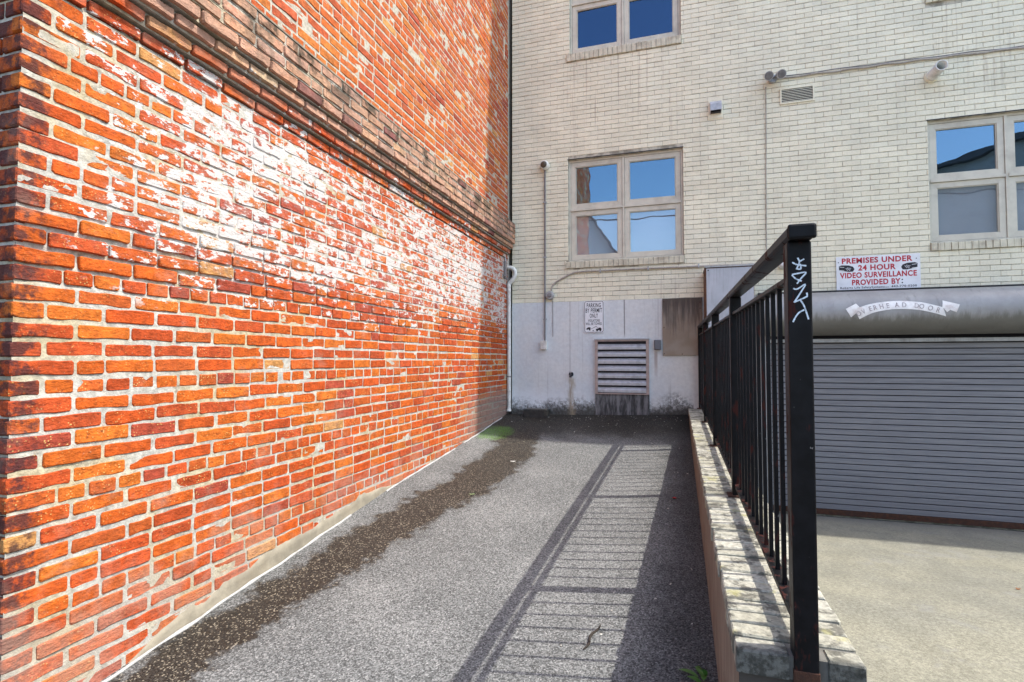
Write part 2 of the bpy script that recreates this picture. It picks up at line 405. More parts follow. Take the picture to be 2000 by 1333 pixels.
# mortar bed: an uneven sheet a little behind the brick faces, deeper where joints have washed out
def mortar_sheet(k0, k1, xoff, step_=.022):
    z0, z1 = row_z(k0) - CO / 2, row_z(k1) + CO / 2
    ny, nz = int((YB - YA) / step_), max(1, int((z1 - z0) / step_)); V = []
    for j in range(nz + 1):
        for i in range(ny + 1):
            y = YA + .006 + (YB - YA - .012) * i / ny; z = z0 + (z1 - z0) * j / nz
            n1 = mn.noise((1.0, y * 1.3, z * 2.2)); n2 = mn.noise((7.0, y * 11, z * 17)); zr = z - 1.92
            deep = max(0, 1 - abs(zr - .42) / .30) * .55 + (.25 if zr > 2.2 else 0) * max(0, mn.noise((2., y * .9, z * .9)))
            d = .0005 + .0050 * n2 + max(0, n1 * .5 + deep - .20) * .028
            V.append((XW + xoff - min(max(d + .0025, .0022 if n1 < .42 or zr > 2 else .0008), .026), y, z))
    F = [(j * (ny + 1) + i, j * (ny + 1) + i + 1, (j + 1) * (ny + 1) + i + 1, (j + 1) * (ny + 1) + i) for j in range(nz) for i in range(ny)]
    return V, F
mm = MB(); mm.add(*mortar_sheet(rows_bot, 21, 0), True); mm.add(*mortar_sheet(29, rows_top - 1, .009, .04), True)
mm.build('mortar_joint', M_MORT, red)
led = MB()
for k in range(22, 29):
    pr = proud(k); led.box(XW - .03, XW + pr - (.007 if k > 25 else .026), YA + .01, YB - .008, row_z(k) - CO / 2 + .002, row_z(k) + CO / 2 - .002 + .001 * (k % 2))
led.build('ledge_mortar', M_MORT, red)
wash = MB(); zt = row_z(28) + CO / 2 - .002
Vw = []; nyw = 120
for i in range(nyw + 1):
    y = YA + .004 + (YB - YA - .006) * i / nyw; j = .008 * mn.noise((3., y * 3, 1)); 
    Vw += [(XW + .120 + .006 * mn.noise((5, y * 8, 2)), y, zt), (XW + .119 + .004 * mn.noise((9, y * 8, 2)), y, zt + .014 + j * .4), (XW + .06, y, zt + .045 + j), (XW + .004, y, zt + .070 + j)]
wash.add(Vw, [(i * 4 + q, i * 4 + q + 1, (i + 1) * 4 + q + 1, (i + 1) * 4 + q) for i in range(nyw) for q in range(3)], True)
M_WASH = worn('weathered_ledge_cement', (.16, .135, .10), .95, .4, 11, (.045, .04, .03), .8, bump=.6)
wash.build('ledge_weathering', M_WASH, red)
# solid core of the building, front (street) side bricks round the corner
ztop = row_z(rows_top - 1) + .02
MB().box(-9.0, XW - .025, YA + .02, YB - .012, -.3, ztop).box(-9.0, -.052, YB - .0115, 9.0, -.3, ztop + .3).build('wall_core', M_MORT, red)
fr = []
for k in range(rows_bot, 60):
    x = XW - .004
    hd = k % 2 == 0; first = True
    while x > -2.2:
        L = (.118 if hd else .232) if first else .232
        if k % 6 == 0: L = .118
        first = False
        z = row_z(k) + dz_wall(YA, k) * .7
        if z > .4: fr.append((YA + rnd.uniform(-.004, .004) + .004, x - L / 2 + .006, z, L - .012, .061, rnd.gauss(0, .006), k, tuple(c * q for c, q in zip(brick_col(rnd, k, -6.1), (.75, .8, .9, 1)))))
        x -= L
field_mesh(fr, 'street_side_brickwork', M_BRICK_A, red, 'x', .03)
MB().box(-9.0, XW - .012, YA + .0125, YA + .03, -.3, ztop).build('street_side_mortar', M_MORT, red)
# cement skirt and white sealant bead along the foot of the wall
sk = MB(); V = []; ns = 150; ya, yb = -5.62, -3.25
for i in range(ns + 1):
    y = ya + (yb - ya) * i / ns; t = i / ns
    h = (.085 + .06 * mn.noise((1, y * 1.6, 8)) + .035 * mn.noise((1, y * 7, 3)) + .012 * mn.noise((1, y * 25, 3))) * min(1, t * 9) * min(1, (1 - t) * 5)
    zb = ramp_z(0, y) - .03; th = .009 + .004 * mn.noise((2, y * 5, 0))
    V += [(XW + th + .008, y, zb), (XW + th, y, zb + .03 + h * .55), (XW + th * .7, y, zb + .03 + h * .93), (XW - .012, y, zb + .03 + h)]
sk.add(V, [(i * 4 + q, i * 4 + q + 1, (i + 1) * 4 + q + 1, (i + 1) * 4 + q) for i in range(ns) for q in range(3)], True)
sk.build('cement_skirt', M_CEM, red)
M_SEAL = worn('white_sealant', (.42, .415, .40), .7, .15, 40, (.25, .23, .2), .5)
for a, b in ((-5.9, -3.95), (-3.45, -2.0), (-1.75, -.35)):
    pts = [(XW + .024 + .010 * mn.noise((0, y * 5, 4)), y, ramp_z(0, y) + .003) for y in rng(a, b, 70)]
    rr = [max(.002, .008 + .006 * mn.noise((3, p[1] * 7, 1))) for p in pts]
    MB().tube(pts, rr, 6).build('sealant_bead', M_SEAL, red)
MB().box(XW + .005, XW + .022, -.26, -.235, 6.28, 6.62, .003).build('wall_anchor', worn('anchor_paint', (.62, .55, .40), .7), red)
#@@PART2
# ------------------------------------------------------------------ cream building materials
def mat_cream(name, source):
    n = NT(name); X, Y, Z = n.xyz()
    base = (.84, .80, .615)
    if source == 'object': c = n.mix(1.0, base, n.new('ObjectInfo').outputs['Color'], 'MULTIPLY')
    elif source == 'attr':
        at = n.new('Attribute'); at.attribute_name = 'bc'; c = n.mix(1.0, base, at.outputs['Color'], 'MULTIPLY')
    elif source == 'joint': c = n.mix(n.step(n.noise(7, 4, .6, off=(2, 2, 2)), .40, .60), (.58, .55, .44), (.29, .27, .21))
    else: c = base
    a = n.noise(2.2, 6, .6); c = n.val(c, n.step(a, .3, .7, .92, 1.05)); c = n.val(c, n.step(n.noise(55, 5, .6), .3, .7, .94, 1.05))
    # rusty run-off under the sills and fixtures, soot near the left corner
    st = n.noise(4.2, 6, .62, v=n.scale(n.P(), 4.2, 1, .16)); runs = n.step(st, .54, .72)
    under = n.mul(n.mul(n.step(X, .75, .95), n.step(X, 2.55, 2.3)), n.mul(n.step(Z, 4.75, 5.6), n.step(Z, 6.34, 6.2)))
    under2 = n.mul(n.mul(n.step(X, 5.0, 5.2), n.step(X, 7.0, 6.6)), n.mul(n.step(Z, 4.9, 5.3), n.step(Z, 6.4, 6.2)))
    under3 = n.mul(n.step(Z, 3.3, 3.15), n.step(Z, 2.5, 2.75))
    msk = n.math('MAXIMUM', n.math('MAXIMUM', under, n.mul(under2, .7)), n.mul(under3, .4))
    c = n.mix(n.mul(n.mul(runs, msk), .60), c, (.30, .22, .14))
    c = n.mix(n.mul(runs, .10), c, (.30, .27, .22))
    c = n.mix(n.mul(n.step(n.noise(3, 8, .75, off=(5, 5, 5)), .60, .74), .16), c, (.28, .25, .20))
    chip = n.step(n.noise(34, 7, .7, off=(1, 9, 4)), .735, .755)
    c = n.mix(n.mul(chip, .6), c, (.30, .24, .18))
    return n.out(c, .78, n.bump(n.add(n.noise(70, 5), n.mul(n.noise(260, 3), .5)), .28, .004), spec=.3)
M_CR_O = mat_cream('cream_brick_single', 'object'); M_CR_A = mat_cream('cream_brick_field', 'attr'); M_CR_J = mat_cream('cream_joint', 'joint'); M_CR = mat_cream('cream_paint', 'plain')
def mat_plaster():
    n = NT('grey_plaster'); X, Y, Z = n.xyz()
    a = n.noise(1.5, 6, .6); c = n.mix(n.step(a, .35, .68), (.63, .68, .69), (.70, .715, .69))
    c = n.mix(n.mul(n.step(X, 1.5, 2.6), .35), c, (.64, .56, .46))
    c = n.val(c, n.step(n.noise(22, 6, .65), .3, .7, .94, 1.05))
    st = n.noise(5, 6, .6, v=n.scale(n.P(), 3.2, 1, .12), off=(2, 0, 0)); c = n.mix(n.mul(n.step(st, .56, .72), .28), c, (.21, .19, .17))
    h = n.sub(Z, n.mul(n.add(1.135, n.mul(X, .027)), n.step(X, 2.62, 2.5))); wob = n.sub(n.noise(3.2, 7, .7, off=(1, 0, 3)), .5)
    left = n.step(X, 1.25, .35)
    c = n.mix(n.mul(n.mul(n.step(n.add(h, n.mul(wob, .35)), .46, .20), left), .65), c, (.80, .84, .86))
    crust = n.mul(n.step(n.add(h, n.mul(wob, .5)), .26, .10), n.step(n.noise(30, 8, .75), .40, .56))
    c = n.mix(n.mul(crust, .8), c, (.12, .115, .10))
    c = n.mix(n.mul(n.step(n.add(h, n.mul(wob, .28)), .17, .02), .92), c, (.055, .052, .042))
    tapx = n.mul(n.step(n.math('ABSOLUTE', n.add(n.sub(X, .885), n.mul(n.sub(n.noise(6, 4), .5), .12))), .075, .01), n.step(n.noise(14, 5, .7, v=n.scale(n.P(), 3, 1, .4)), .30, .55))
    c = n.mix(n.mul(n.mul(tapx, n.step(Z, 1.70, 1.62)), .75), c, (.36, .29, .185))
    j = n.step(n.math('ABSOLUTE', n.sub(X, 1.625)), .012, .003); c = n.mix(n.mul(n.mul(j, n.step(Z, 2.2, 2.3)), .75), c, (.12, .115, .11))
    j2 = n.step(n.math('ABSOLUTE', n.sub(X, .865)), .02, .004); c = n.mix(n.mul(j2, .25), c, (.16, .155, .15))
    rs = n.mul(n.mul(n.step(n.math('ABSOLUTE', n.sub(X, 2.04)), .03, .01), n.step(Z, 2.06, 2.0)), n.step(Z, 1.6, 1.95)); c = n.mix(n.mul(rs, .5), c, (.24, .12, .07))
    return n.out(c, .82, n.bump(n.add(n.noise(14, 6), n.mul(crust, -.8)), .3, .01), spec=.3)
M_PL = mat_plaster()
def mat_glass(nm, fac, tint):
    n = NT(nm); t = n.t
    g = n.new('BsdfGlossy'); g.inputs['Roughness'].default_value = .0; g.inputs['Color'].default_value = tint
    b = n.bump(n.noise(1.6, 2), .11, .02); t.links.new(b, g.inputs['Normal'])
    tr = n.new('BsdfTransparent'); tr.inputs['Color'].default_value = (.95, .97, 1, 1)
    m = n.new('MixShader'); m.inputs[0].default_value = fac
    t.links.new(tr.outputs[0], m.inputs[1]); t.links.new(g.outputs[0], m.inputs[2])
    t.links.new(m.outputs[0], t.nodes['Material Output'].inputs['Surface']); return n.m
M_GLASS = mat_glass('window_glass', .45, (.25, .40, .52, 1)); M_GLASS_D = mat_glass('dark_window_glass', .45, (.09, .16, .27, 1)); M_GLASS_L = mat_glass('pale_window_glass', .36, (.42, .52, .58, 1))
M_FRAME = worn('taupe_window_frame', (.62, .59, .48), .5, .08, 8, (.25, .20, .15), .25)
M_DARK = worn('dark_interior', (.03, .03, .035), .9, .1, 4)
M_BLIND = worn('window_blind', (.88, .87, .86), .8, .05, 5)
M_SILL = worn('painted_sill_brick', (.66, .62, .47), .8, .14, 12, (.25, .19, .13), .5, streak=.3)
M_STEEL = worn('galvanised_grey', (.42, .43, .43), .48, .12, 9, (.16, .15, .14), .5, .35, streak=.3)
M_BLACK = worn('black_paint', (.018, .017, .018), .42, .3, 30)
M_RUST = worn('rust', (.062, .024, .012), .85, .4, 25, (.04, .02, .015), .6, bump=.5)
M_CONDUIT = worn('painted_conduit', (.40, .37, .32), .55, .15, 30, (.2, .15, .1), .4)
M_GREYPIPE = worn('grey_conduit', (.20, .19, .19), .5, .15, 30)
M_WHITEP = worn('white_pvc', (.72, .73, .68), .5, .1, 20, (.3, .26, .2), .4)
M_SIGN = worn('sign_white', (.80, .82, .83), .42, .05, 6, (.5, .5, .48), .3)
M_INK = worn('sign_black', (.02, .02, .025), .5, .1, 20)
M_RED = worn('sign_red', (.46, .012, .03), .5, .12, 20)

# ------------------------------------------------------------------ cream building
cre = thing('cream_building', 'tall cream painted brick building with grey plaster base and roll-up garage door', 'building')
BX1, BZ1 = 20.0, 14.8
WIN = [(.845, 2.415, 3.322, 4.79), (.875, 2.405, 6.343, 7.81), (5.20, 6.77, 3.305, 4.775), (5.215, 6.785, 6.32, 7.79)]
xs = sorted({0, BX1, *[q for w_ in WIN for q in w_[:2]]}); zs = sorted({-.35, BZ1, *[q for w_ in WIN for q in w_[2:]]})
core = MB()
for i in range(len(xs) - 1):
    z_run = None
    for j in range(len(zs) - 1):
        cx, cz = (xs[i] + xs[i + 1]) / 2, (zs[j] + zs[j + 1]) / 2
        hole = any(a < cx < b and c < cz < d for a, b, c, d in WIN)
        if not hole and z_run is None: z_run = zs[j]
        if (hole or j == len(zs) - 2) and z_run is not None:
            zt_ = zs[j] if hole else zs[j + 1]
            core.box(xs[i] + (.004 if i == 0 else 0), xs[i + 1], .006, .20, z_run, zt_); z_run = None
core.build('wall', M_CR_J, cre)
MB().box(.006, BX1, .75, 9, -.35, BZ1 - .01).box(.006, .19, .201, .749, -.35, BZ1 - .01).box(.2, BX1, .201, .749, BZ1 - .2, BZ1 - .012).box(BX1 - .2, BX1 - .002, .201, .749, -.35, BZ1 - .21).build('rear_wall', M_DARK, cre)
MB().box(-.04, BX1 + .04, -.002, 9.1, BZ1 + .002, BZ1 + .06).build('roof_coping', M_STEEL, cre)
SILLS = [(.815, 2.423, 3.223, 3.318), (.83, 2.412, 6.226, 6.340), (5.195, 6.78, 3.208, 3.302), (5.21, 6.795, 6.205, 6.316)]
CP, CL = .0655, .1955; crow = []; k = 0; crnd = random.Random(5)
while 2.745 + CP * (k + 1) < 8.35:
    z0 = 2.745 + CP * k + .0036; z1 = z0 + CP - .0072
    blocks = []
    for (a, b, c, d) in WIN + SILLS:
        if c - .004 < z1 and d + .004 > z0: blocks.append((a, b, c, d))
    x = 0.0 - (CL / 2 if k % 2 else 0)
    while x < 7.6:
        a, b = max(x, 0.0) + .0018, x + CL - .0018
        segs = [(a, b)]
        for (wa, wb, wc, wd) in blocks:
            ns_ = []
            for p, q in segs:
                if q <= wa or p >= wb: ns_.append((p, q)); continue
                if p < wa - .012: ns_.append((p, wa - .0025))
                if q > wb + .012: ns_.append((wb + .0025, q))
            segs = ns_
        for p, q in segs:
            zz0, zz1 = z0, z1
            for (wa, wb, wc, wd) in blocks:
                pass
            g = crnd.uniform(.95, 1.035); tn = crnd.uniform(-.012, .012)
            crow.append((crnd.uniform(-.0016, .0010), (p + q) / 2, (zz0 + zz1) / 2 + crnd.uniform(-.0008, .0008), q - p, zz1 - zz0, crnd.gauss(0, .0022), k, (g + tn, g, g - tn, 1)))
        x += CL
    k += 1
def cdist(b):
    pr = project((b[1], 0, b[2]))
    if not pr or not (-10 < pr[0] < 2010 and -10 < pr[1] < 1340): return 99
    return pr[2]
crow.sort(key=cdist)
rnd = random.Random(21)
cvar = []
for i in range(8):
    v, f = brick_geo(.19, .06, .012, rnd, 1, .0035); cvar.append(MB().add([(u, -w_, vv) for u, vv, w_ in v], f).mesh('brick', M_CR_O))
n_ind = 0; crest = []
for b in crow:
    if n_ind < 300 and b[3] > .12:
        o = bpy.data.objects.new('brick', rnd.choice(cvar)); o.location = (b[1], b[0], b[2]); o.scale = (b[3] / .19, 1, b[4] / .06)
        o.rotation_euler = (0, -b[5], 0); o.color = b[7]; link(o, cre); n_ind += 1
    else: crest.append(b)
field_mesh(crest, 'brickwork', M_CR_A, cre, 'x', .012, .0035)
# grey plaster base with a faintly wavy surface
pb = MB(); nx_, nz_ = 60, 34; V = []
for j in range(nz_ + 1):
    for i in range(nx_ + 1):
        x = .004 + 3.40 * i / nx_; z = .9 + (2.746 - .9) * j / nz_
        bulge = .035 * max(0, 1 - (z - 1.12) / .3) * (.6 + .6 * mn.noise((x * 2.5, 0, z * 5))) if x < 1.2 else .012 * max(0, 1 - (z - 1.15) / .2)
        V.append((x, -.010 - .003 * mn.noise((x * 2, 3, z * 2)) - max(0, bulge), z))
pb.add(V, [(j * (nx_ + 1) + i, j * (nx_ + 1) + i + 1, (j + 1) * (nx_ + 1) + i + 1, (j + 1) * (nx_ + 1) + i) for j in range(nz_) for i in range(nx_)], True)
pb.add([(.004, -.010, 2.746), (3.404, -.010, 2.746), (3.404, .006, 2.7475), (.004, .006, 2.7475)], [(0, 1, 2, 3)])
pb.box(.0, 3.405, .0005, .008, -.2, 2.7445)
pb.build('plaster_base', M_PL, cre)
def mat_stain_conc():
    n = NT('stained_plinth'); st = n.noise(6, 7, .7, v=n.scale(n.P(), 3, 1, .5)); c = n.mix(n.step(st, .38, .66), (.05, .05, .048), (.22, .215, .21))
    return n.out(c, .9, n.bump(n.noise(60, 5), .4, .005))
MB().box(1.222, 1.951, -.028, -.004, 1.0, 1.445, .004).build('vent_plinth', mat_stain_conc(), cre)
# windows
def mitred(m, x0, x1, z0, z1, wd, y0, y1):
    for a, b in (((x0, z0), (x1, z0)), ((x1, z0), (x1, z1)), ((x1, z1), (x0, z1)), ((x0, z1), (x0, z0))):
        dx, dz = b[0] - a[0], b[1] - a[1]; L = math.hypot(dx, dz); ux, uz = dx / L, dz / L; nx2, nz2 = -uz, ux
        g = .0006
        p = [(a[0] + ux * g, a[1] + uz * g), (b[0] - ux * g, b[1] - uz * g), (b[0] - ux * (wd + g) + nx2 * wd, b[1] - uz * (wd + g) + nz2 * wd), (a[0] + ux * (wd + g) + nx2 * wd, a[1] + uz * (wd + g) + nz2 * wd)]
        m.extr(p, 'y', y0, y1)
def window(i, lab, blinds):
    x0, x1, z0, z1 = WIN[i]; xm = (x0 + x1) / 2 - .01; zm = z0 + (z1 - z0) * .507
    fr_ = MB(); e = .03; y0, y1 = .045, .13
    fr_.box(x0 + .002, x0 + e, y0, y1, z0 + .002, z1 - .002); fr_.box(x1 - e, x1 - .002, y0, y1, z0 + .002, z1 - .002)
    fr_.box(x0 + e, x1 - e, y0, y1, z1 - e, z1 - .002); fr_.box(x0 + e, x1 - e, y0, y1, z0 + .002, z0 + e * .7)
    fr_.box(xm - .014, xm + .014, y0 - .004, y1, z0 + e * .7, z1 - e); fr_.box(x0 + e, xm - .0142, y0 - .012, y1, zm - .016, zm + .016); fr_.box(xm + .0142, x1 - e, y0 - .012, y1, zm - .016, zm + .016)
    W = fr_.build('window', M_FRAME, cre); W['label'] = lab
    MB().box(x0 - .01, x1 + .01, -.004, .044, z1 + .0005, z1 + .010).build('lintel', M_BLACK, W)
    for a, b in ((x0 + e, xm - .014), (xm + .014, x1 - e)):
        for c, d, lower in ((z0 + e * .7, zm - .016, True), (zm + .016, z1 - e, False)):
            s_ = MB(); mitred(s_, a + .004, b - .004, c + .004, d - .004, .062, .052, .092); mitred(s_, a + .068, b - .068, c + .068, d - .068, .008, .060, .088)
            s_.build('sash', M_FRAME, W)
            pn = MB().box(-(b - a) / 2 + .068, (b - a) / 2 - .068, -.002, .002, c + .07, d - .07).build('pane', M_GLASS_L if lower and blinds else (M_GLASS if blinds else M_GLASS_D), W); pn.location = ((a + b) / 2, .078, 0); pn.rotation_euler = (0, 0, R(-1.0) if a < xm - .1 and i < 2 else 0)
            if lower and blinds: MB().box(a + .05, b - .05, .118, .124, c + .05, d - .05).build('blind', M_BLIND, W)
    MB().box(x0 + .01, x1 - .01, .66, .70, z0 - .2, z1 + .1).build('room_backdrop', M_DARK, W)
    sx0, sx1, sz0, sz1 = SILLS[i]; n_ = 24; p = (sx1 - sx0) / n_; vs_ = []
    for q in range(6):
        bm = MB(); d_ = rnd.uniform(-.004, .004)
        bm.add([(-p / 2 + .003, -.022 + d_, 0), (p / 2 - .003, -.022 + d_, 0), (p / 2 - .003, .05, 0), (-p / 2 + .003, .05, 0), (-p / 2 + .004, -.024 + d_, sz1 - sz0 - .012), (p / 2 - .004, -.024 + d_, sz1 - sz0 - .012), (p / 2 - .003, -.014, sz1 - sz0 - .004), (-p / 2 + .003, -.014, sz1 - sz0 - .004), (p / 2 - .003, .05, sz1 - sz0), (-p / 2 + .003, .05, sz1 - sz0)],
               [(0, 1, 5, 4), (4, 5, 6, 7), (7, 6, 8, 9), (0, 4, 7, 9, 3), (1, 2, 8, 6, 5), (0, 3, 2, 1), (2, 3, 9, 8)])
        vs_.append(bm.mesh('sill_brick', M_SILL))
    for q in range(n_):
        o = bpy.data.objects.new('sill_brick', rnd.choice(vs_)); o.location = (sx0 + p * (q + .5), rnd.uniform(-.002, .002), sz0 + rnd.uniform(-.002, .002)); link(o, W)
    MB().box(sx0 + .004, sx1 - .004, -.010, .044, sz0 + .006, sz1 - .010).build('sill_mortar', M_CR_J, W)
window(0, 'middle window reflecting blue sky above the parking sign', True)
window(1, 'upper window with dark blue panes at the top edge', False)
window(2, 'right window with dark roof reflected in its upper pane', True)
window(3, 'highest right window of which only the sill corner shows', False)

# roll-up door: guides, curtain slats, bottom bar, hood with ribbon banner
def mat_slat():
    n = NT('door_slat_steel'); s1 = n.noise(5, 6, .65, v=n.scale(n.P(), .35, 1, 6)); s2 = n.noise(16, 5, .6, v=n.scale(n.P(), .15, 1, 9), off=(3, 0, 1))
    c = n.mix(n.step(s1, .35, .68), (.195, .197, .212), (.245, .246, .256)); c = n.mix(n.mul(n.step(s2, .60, .68), .55), c, (.10, .10, .11))
    c = n.mix(n.mul(n.step(n.noise(16, 5, .6, v=n.scale(n.P(), .15, 1, 9), off=(9, 0, 5)), .66, .71), .4), c, (.42, .42, .43))
    X, Y, Z = n.xyz(); c = n.mix(n.mul(n.step(n.add(Z, n.mul(n.sub(n.noise(2), .5), .4)), .7, .0), .35), c, (.16, .14, .13))
    return n.out(c, .5, n.bump(n.noise(90, 3), .1, .002), .15, .4)
M_SLAT = mat_slat()
DX0, DX1 = 3.44, 6.82
door = MB().box(DX0 - .07, DX0 - .002, -.085, -.012, .0, 2.24).box(DX1 + .002, DX1 + .07, -.085, -.012, .0, 2.24).build('roll_up_door', M_STEEL, cre); MB().box(DX0, DX1, -.0115, -.004, .08, 2.24).build('curtain_backing', M_DARK, door)
door['label'] = 'grey corrugated roll-up garage door with rusty bottom bar'
sp = .0700; prof = [(-.012, .0005), (-.0365, .0012), (-.0385, .0045), (-.0385, .0575), (-.0365, .0605), (-.012, .0608)]
smesh = MB().extr(prof, 'x', DX0 + .002, DX1 - .002).mesh('slat', M_SLAT)
for i in range(29):
    o = bpy.data.objects.new('slat', smesh); o.location = (0, rnd.uniform(-.0015, .0015), .098 + sp * i); link(o, door)
MB().box(DX0 + .003, DX1 - .003, -.048, -.012, .03, .096, .004).build('bottom_bar', M_RUST, door)
MB().box(DX0 - .06, DX1 + .06, -.10, -.04, 2.130, 2.175, .004).build('lintel_angle', M_STEEL, door)
def mat_hood():
    n = NT('hood_steel'); X, Y, Z = n.xyz(); st = n.noise(6, 6, .65, v=n.scale(n.P(), 2.2, 1, .35)); a = n.noise(3, 7, .7)
    c = n.mix(n.step(a, .35, .7), (.29, .288, .28), (.36, .36, .35))
    edge = n.add(Z, n.mul(n.sub(n.noise(8, 6, .7, v=n.scale(n.P(), 2, 1, .3)), .5), .22))
    c = n.mix(n.mul(n.step(edge, 2.46, 2.36), .65), c, (.105, .10, .075))
    c = n.mix(n.mul(n.step(st, .55, .7), .35), c, (.12, .115, .10))
    return n.out(c, .5, n.bump(n.noise(40, 4), .12, .003), .2, .4)
hc, hr = (-.16, 2.475), .262
pts = [(0.0 - .0115, 2.738), (-.10, 2.738)] + [(hc[0] - hr * math.sin(R(a)), hc[1] + hr * math.cos(R(a))) for a in range(8, 181, 8)] + [(-.105, hc[1] - hr), (-.105, 2.3), (-.0115, 2.3)]
hm = MB(); n_ = len(pts)
hm.add([(x, y, z) for x in (DX0 - .12, DX1 + .12) for y, z in pts], [(i, i + 1, n_ + i + 1, n_ + i) for i in range(n_ - 1)], True); hm.add([(DX0 - .12, y, z) for y, z in pts], [tuple(range(n_))]); hm.add([(DX1 + .12, y, z) for y, z in pts], [tuple(range(n_))])
hood = hm.build('door_hood', mat_hood(), cre); hood['label'] = 'rounded grey steel hood with a curved white ribbon banner'
MB().box(DX0 - .13, DX1 + .13, -.062, -.003, 2.741, 2.772, .003).build('hood_flashing', M_BLACK, hood)
for q in range(14):
    x = DX0 + .1 + q * .25; MB().tube([(x, -.075, 2.739), (x, -.075, 2.746)], .006, 8).build('rivet', M_STEEL, hood)
def hood_y(z, off=.003): return hc[0] - math.sqrt(max(0, hr * hr - (z - hc[1]) ** 2)) - off
def smooth_line(P, n=24):
    out = []
    for i in range(n + 1):
        t = i / n * (len(P) - 1); a = min(int(t), len(P) - 2); u = t - a
        p0, p1, p2, p3 = P[max(a - 1, 0)], P[a], P[a + 1], P[min(a + 2, len(P) - 1)]
        out.append(tuple(.5 * (2 * p1[c] + (p2[c] - p0[c]) * u + (2 * p0[c] - 5 * p1[c] + 4 * p2[c] - p3[c]) * u * u + (3 * p1[c] - p0[c] - 3 * p2[c] + p3[c]) * u ** 3) for c in (0, 1)))
    return out
BUP = [(4.271, 2.495), (4.374, 2.541), (4.485, 2.569), (4.621, 2.585), (4.756, 2.587), (4.888, 2.572), (4.975, 2.554), (5.13, 2.502)]
BLO = [(4.329, 2.387), (4.409, 2.433), (4.483, 2.463), (4.601, 2.486), (4.709, 2.494), (4.842, 2.486), (4.93, 2.472), (5.051, 2.438), (5.162, 2.399)]
u_, l_ = smooth_line(BUP, 30), smooth_line(BLO, 30)
M_BAN = worn('banner_white', (.86, .85, .82), .5, .1, 18, (.45, .30, .25), .35); M_BANL = worn('banner_letter', (.42, .38, .38), .55, .25, 30, (.86, .85, .82), .7)
bn = MB(); nn = 5; V = []
for (a, b) in zip(u_, l_):
    for q in range(nn):
        t = q / (nn - 1); x, z = a[0] + (b[0] - a[0]) * t, a[1] + (b[1] - a[1]) * t; V.append((x, hood_y(z, .004), z))
bn.add(V, [(i * nn + q, i * nn + q + 1, (i + 1) * nn + q + 1, (i + 1) * nn + q) for i in range(30) for q in range(nn - 1)], True)
for T in ([(4.187, 2.509), (4.296, 2.570), (4.330, 2.525), (4.275, 2.492), (4.290, 2.455), (4.241, 2.410)], [(5.136, 2.579), (5.288, 2.528), (5.256, 2.442), (5.197, 2.470), (5.168, 2.445), (5.125, 2.505)]):
    for Q in ((T[0], T[1], T[2], T[3]), (T[0], T[3], T[4], T[5])):
        G = [((Q[0][0] * (1 - u) + Q[1][0] * u) * (1 - v) + (Q[3][0] * (1 - u) + Q[2][0] * u) * v, (Q[0][1] * (1 - u) + Q[1][1] * u) * (1 - v) + (Q[3][1] * (1 - u) + Q[2][1] * u) * v) for v in rng(0, 1, 6) for u in rng(0, 1, 6)]
        bn.add([(x, hood_y(z, .0035), z) for x, z in G], [(j * 7 + i, j * 7 + i + 1, j * 7 + i + 8, j * 7 + i + 7) for j in range(6) for i in range(6)])
ban = bn.build('banner', M_BAN, hood)
def text_mesh(s, bold=.0, xs=1.0):
    cu = bpy.data.curves.new('t', 'FONT'); cu.body = s; cu.align_x = 'LEFT'; cu.offset = bold; cu.resolution_u = 3; cu.size = 1.0; cu.space_character = 1.10
    o = bpy.data.objects.new('t', cu); COL.objects.link(o); bpy.context.view_layer.update()
    me = bpy.data.meshes.new_from_object(o.evaluated_get(bpy.context.evaluated_depsgraph_get()))
    v = [(p.co.x, p.co.y) for p in me.vertices]; f = [tuple(p.vertices) for p in me.polygons]
    bpy.data.objects.remove(o); bpy.data.curves.remove(cu); bpy.data.meshes.remove(me)
    return v, f
def put_text(m, s, x0, x1, zb, h, y, bold=0.0):
    """fit s between x0..x1 with baseline zb and cap height h, on the plane y"""
    v, f = text_mesh(s, bold); ax = min(p[0] for p in v); bx_ = max(p[0] for p in v); hb = max(p[1] for p in text_mesh('H', bold)[0]); lo = min(p[1] for p in text_mesh('H', bold)[0])
    m.add([(x0 + (p[0] - ax) / (bx_ - ax) * (x1 - x0), y, zb + (p[1] - lo) / (hb - lo) * h) for p in v], f)
word = 'OVERHEAD DOOR'
for i, ch in enumerate(word):
    if ch == ' ': continue
    t = .055 + .89 * i / (len(word) - 1); q = int(t * 30); a, b, a2 = u_[q], l_[q], u_[min(q + 1, 30)]
    cx, cz = (a[0] + b[0]) / 2, (a[1] + b[1]) / 2; ang = math.atan2(a2[1] - a[1], a2[0] - a[0]); v, f = text_mesh(ch, .015); mx = max(p[0] for p in v)
    def tr(p):
        uu, vv = (p[0] - mx / 2) * .062, (p[1] - .34) * .078
        x, z = cx + uu * math.cos(ang) - vv * math.sin(ang), cz + uu * math.sin(ang) + vv * math.cos(ang); return (x, hood_y(z, .006), z)
    MB().add([tr(p) for p in v], f).build('letter', M_BANL, hood)

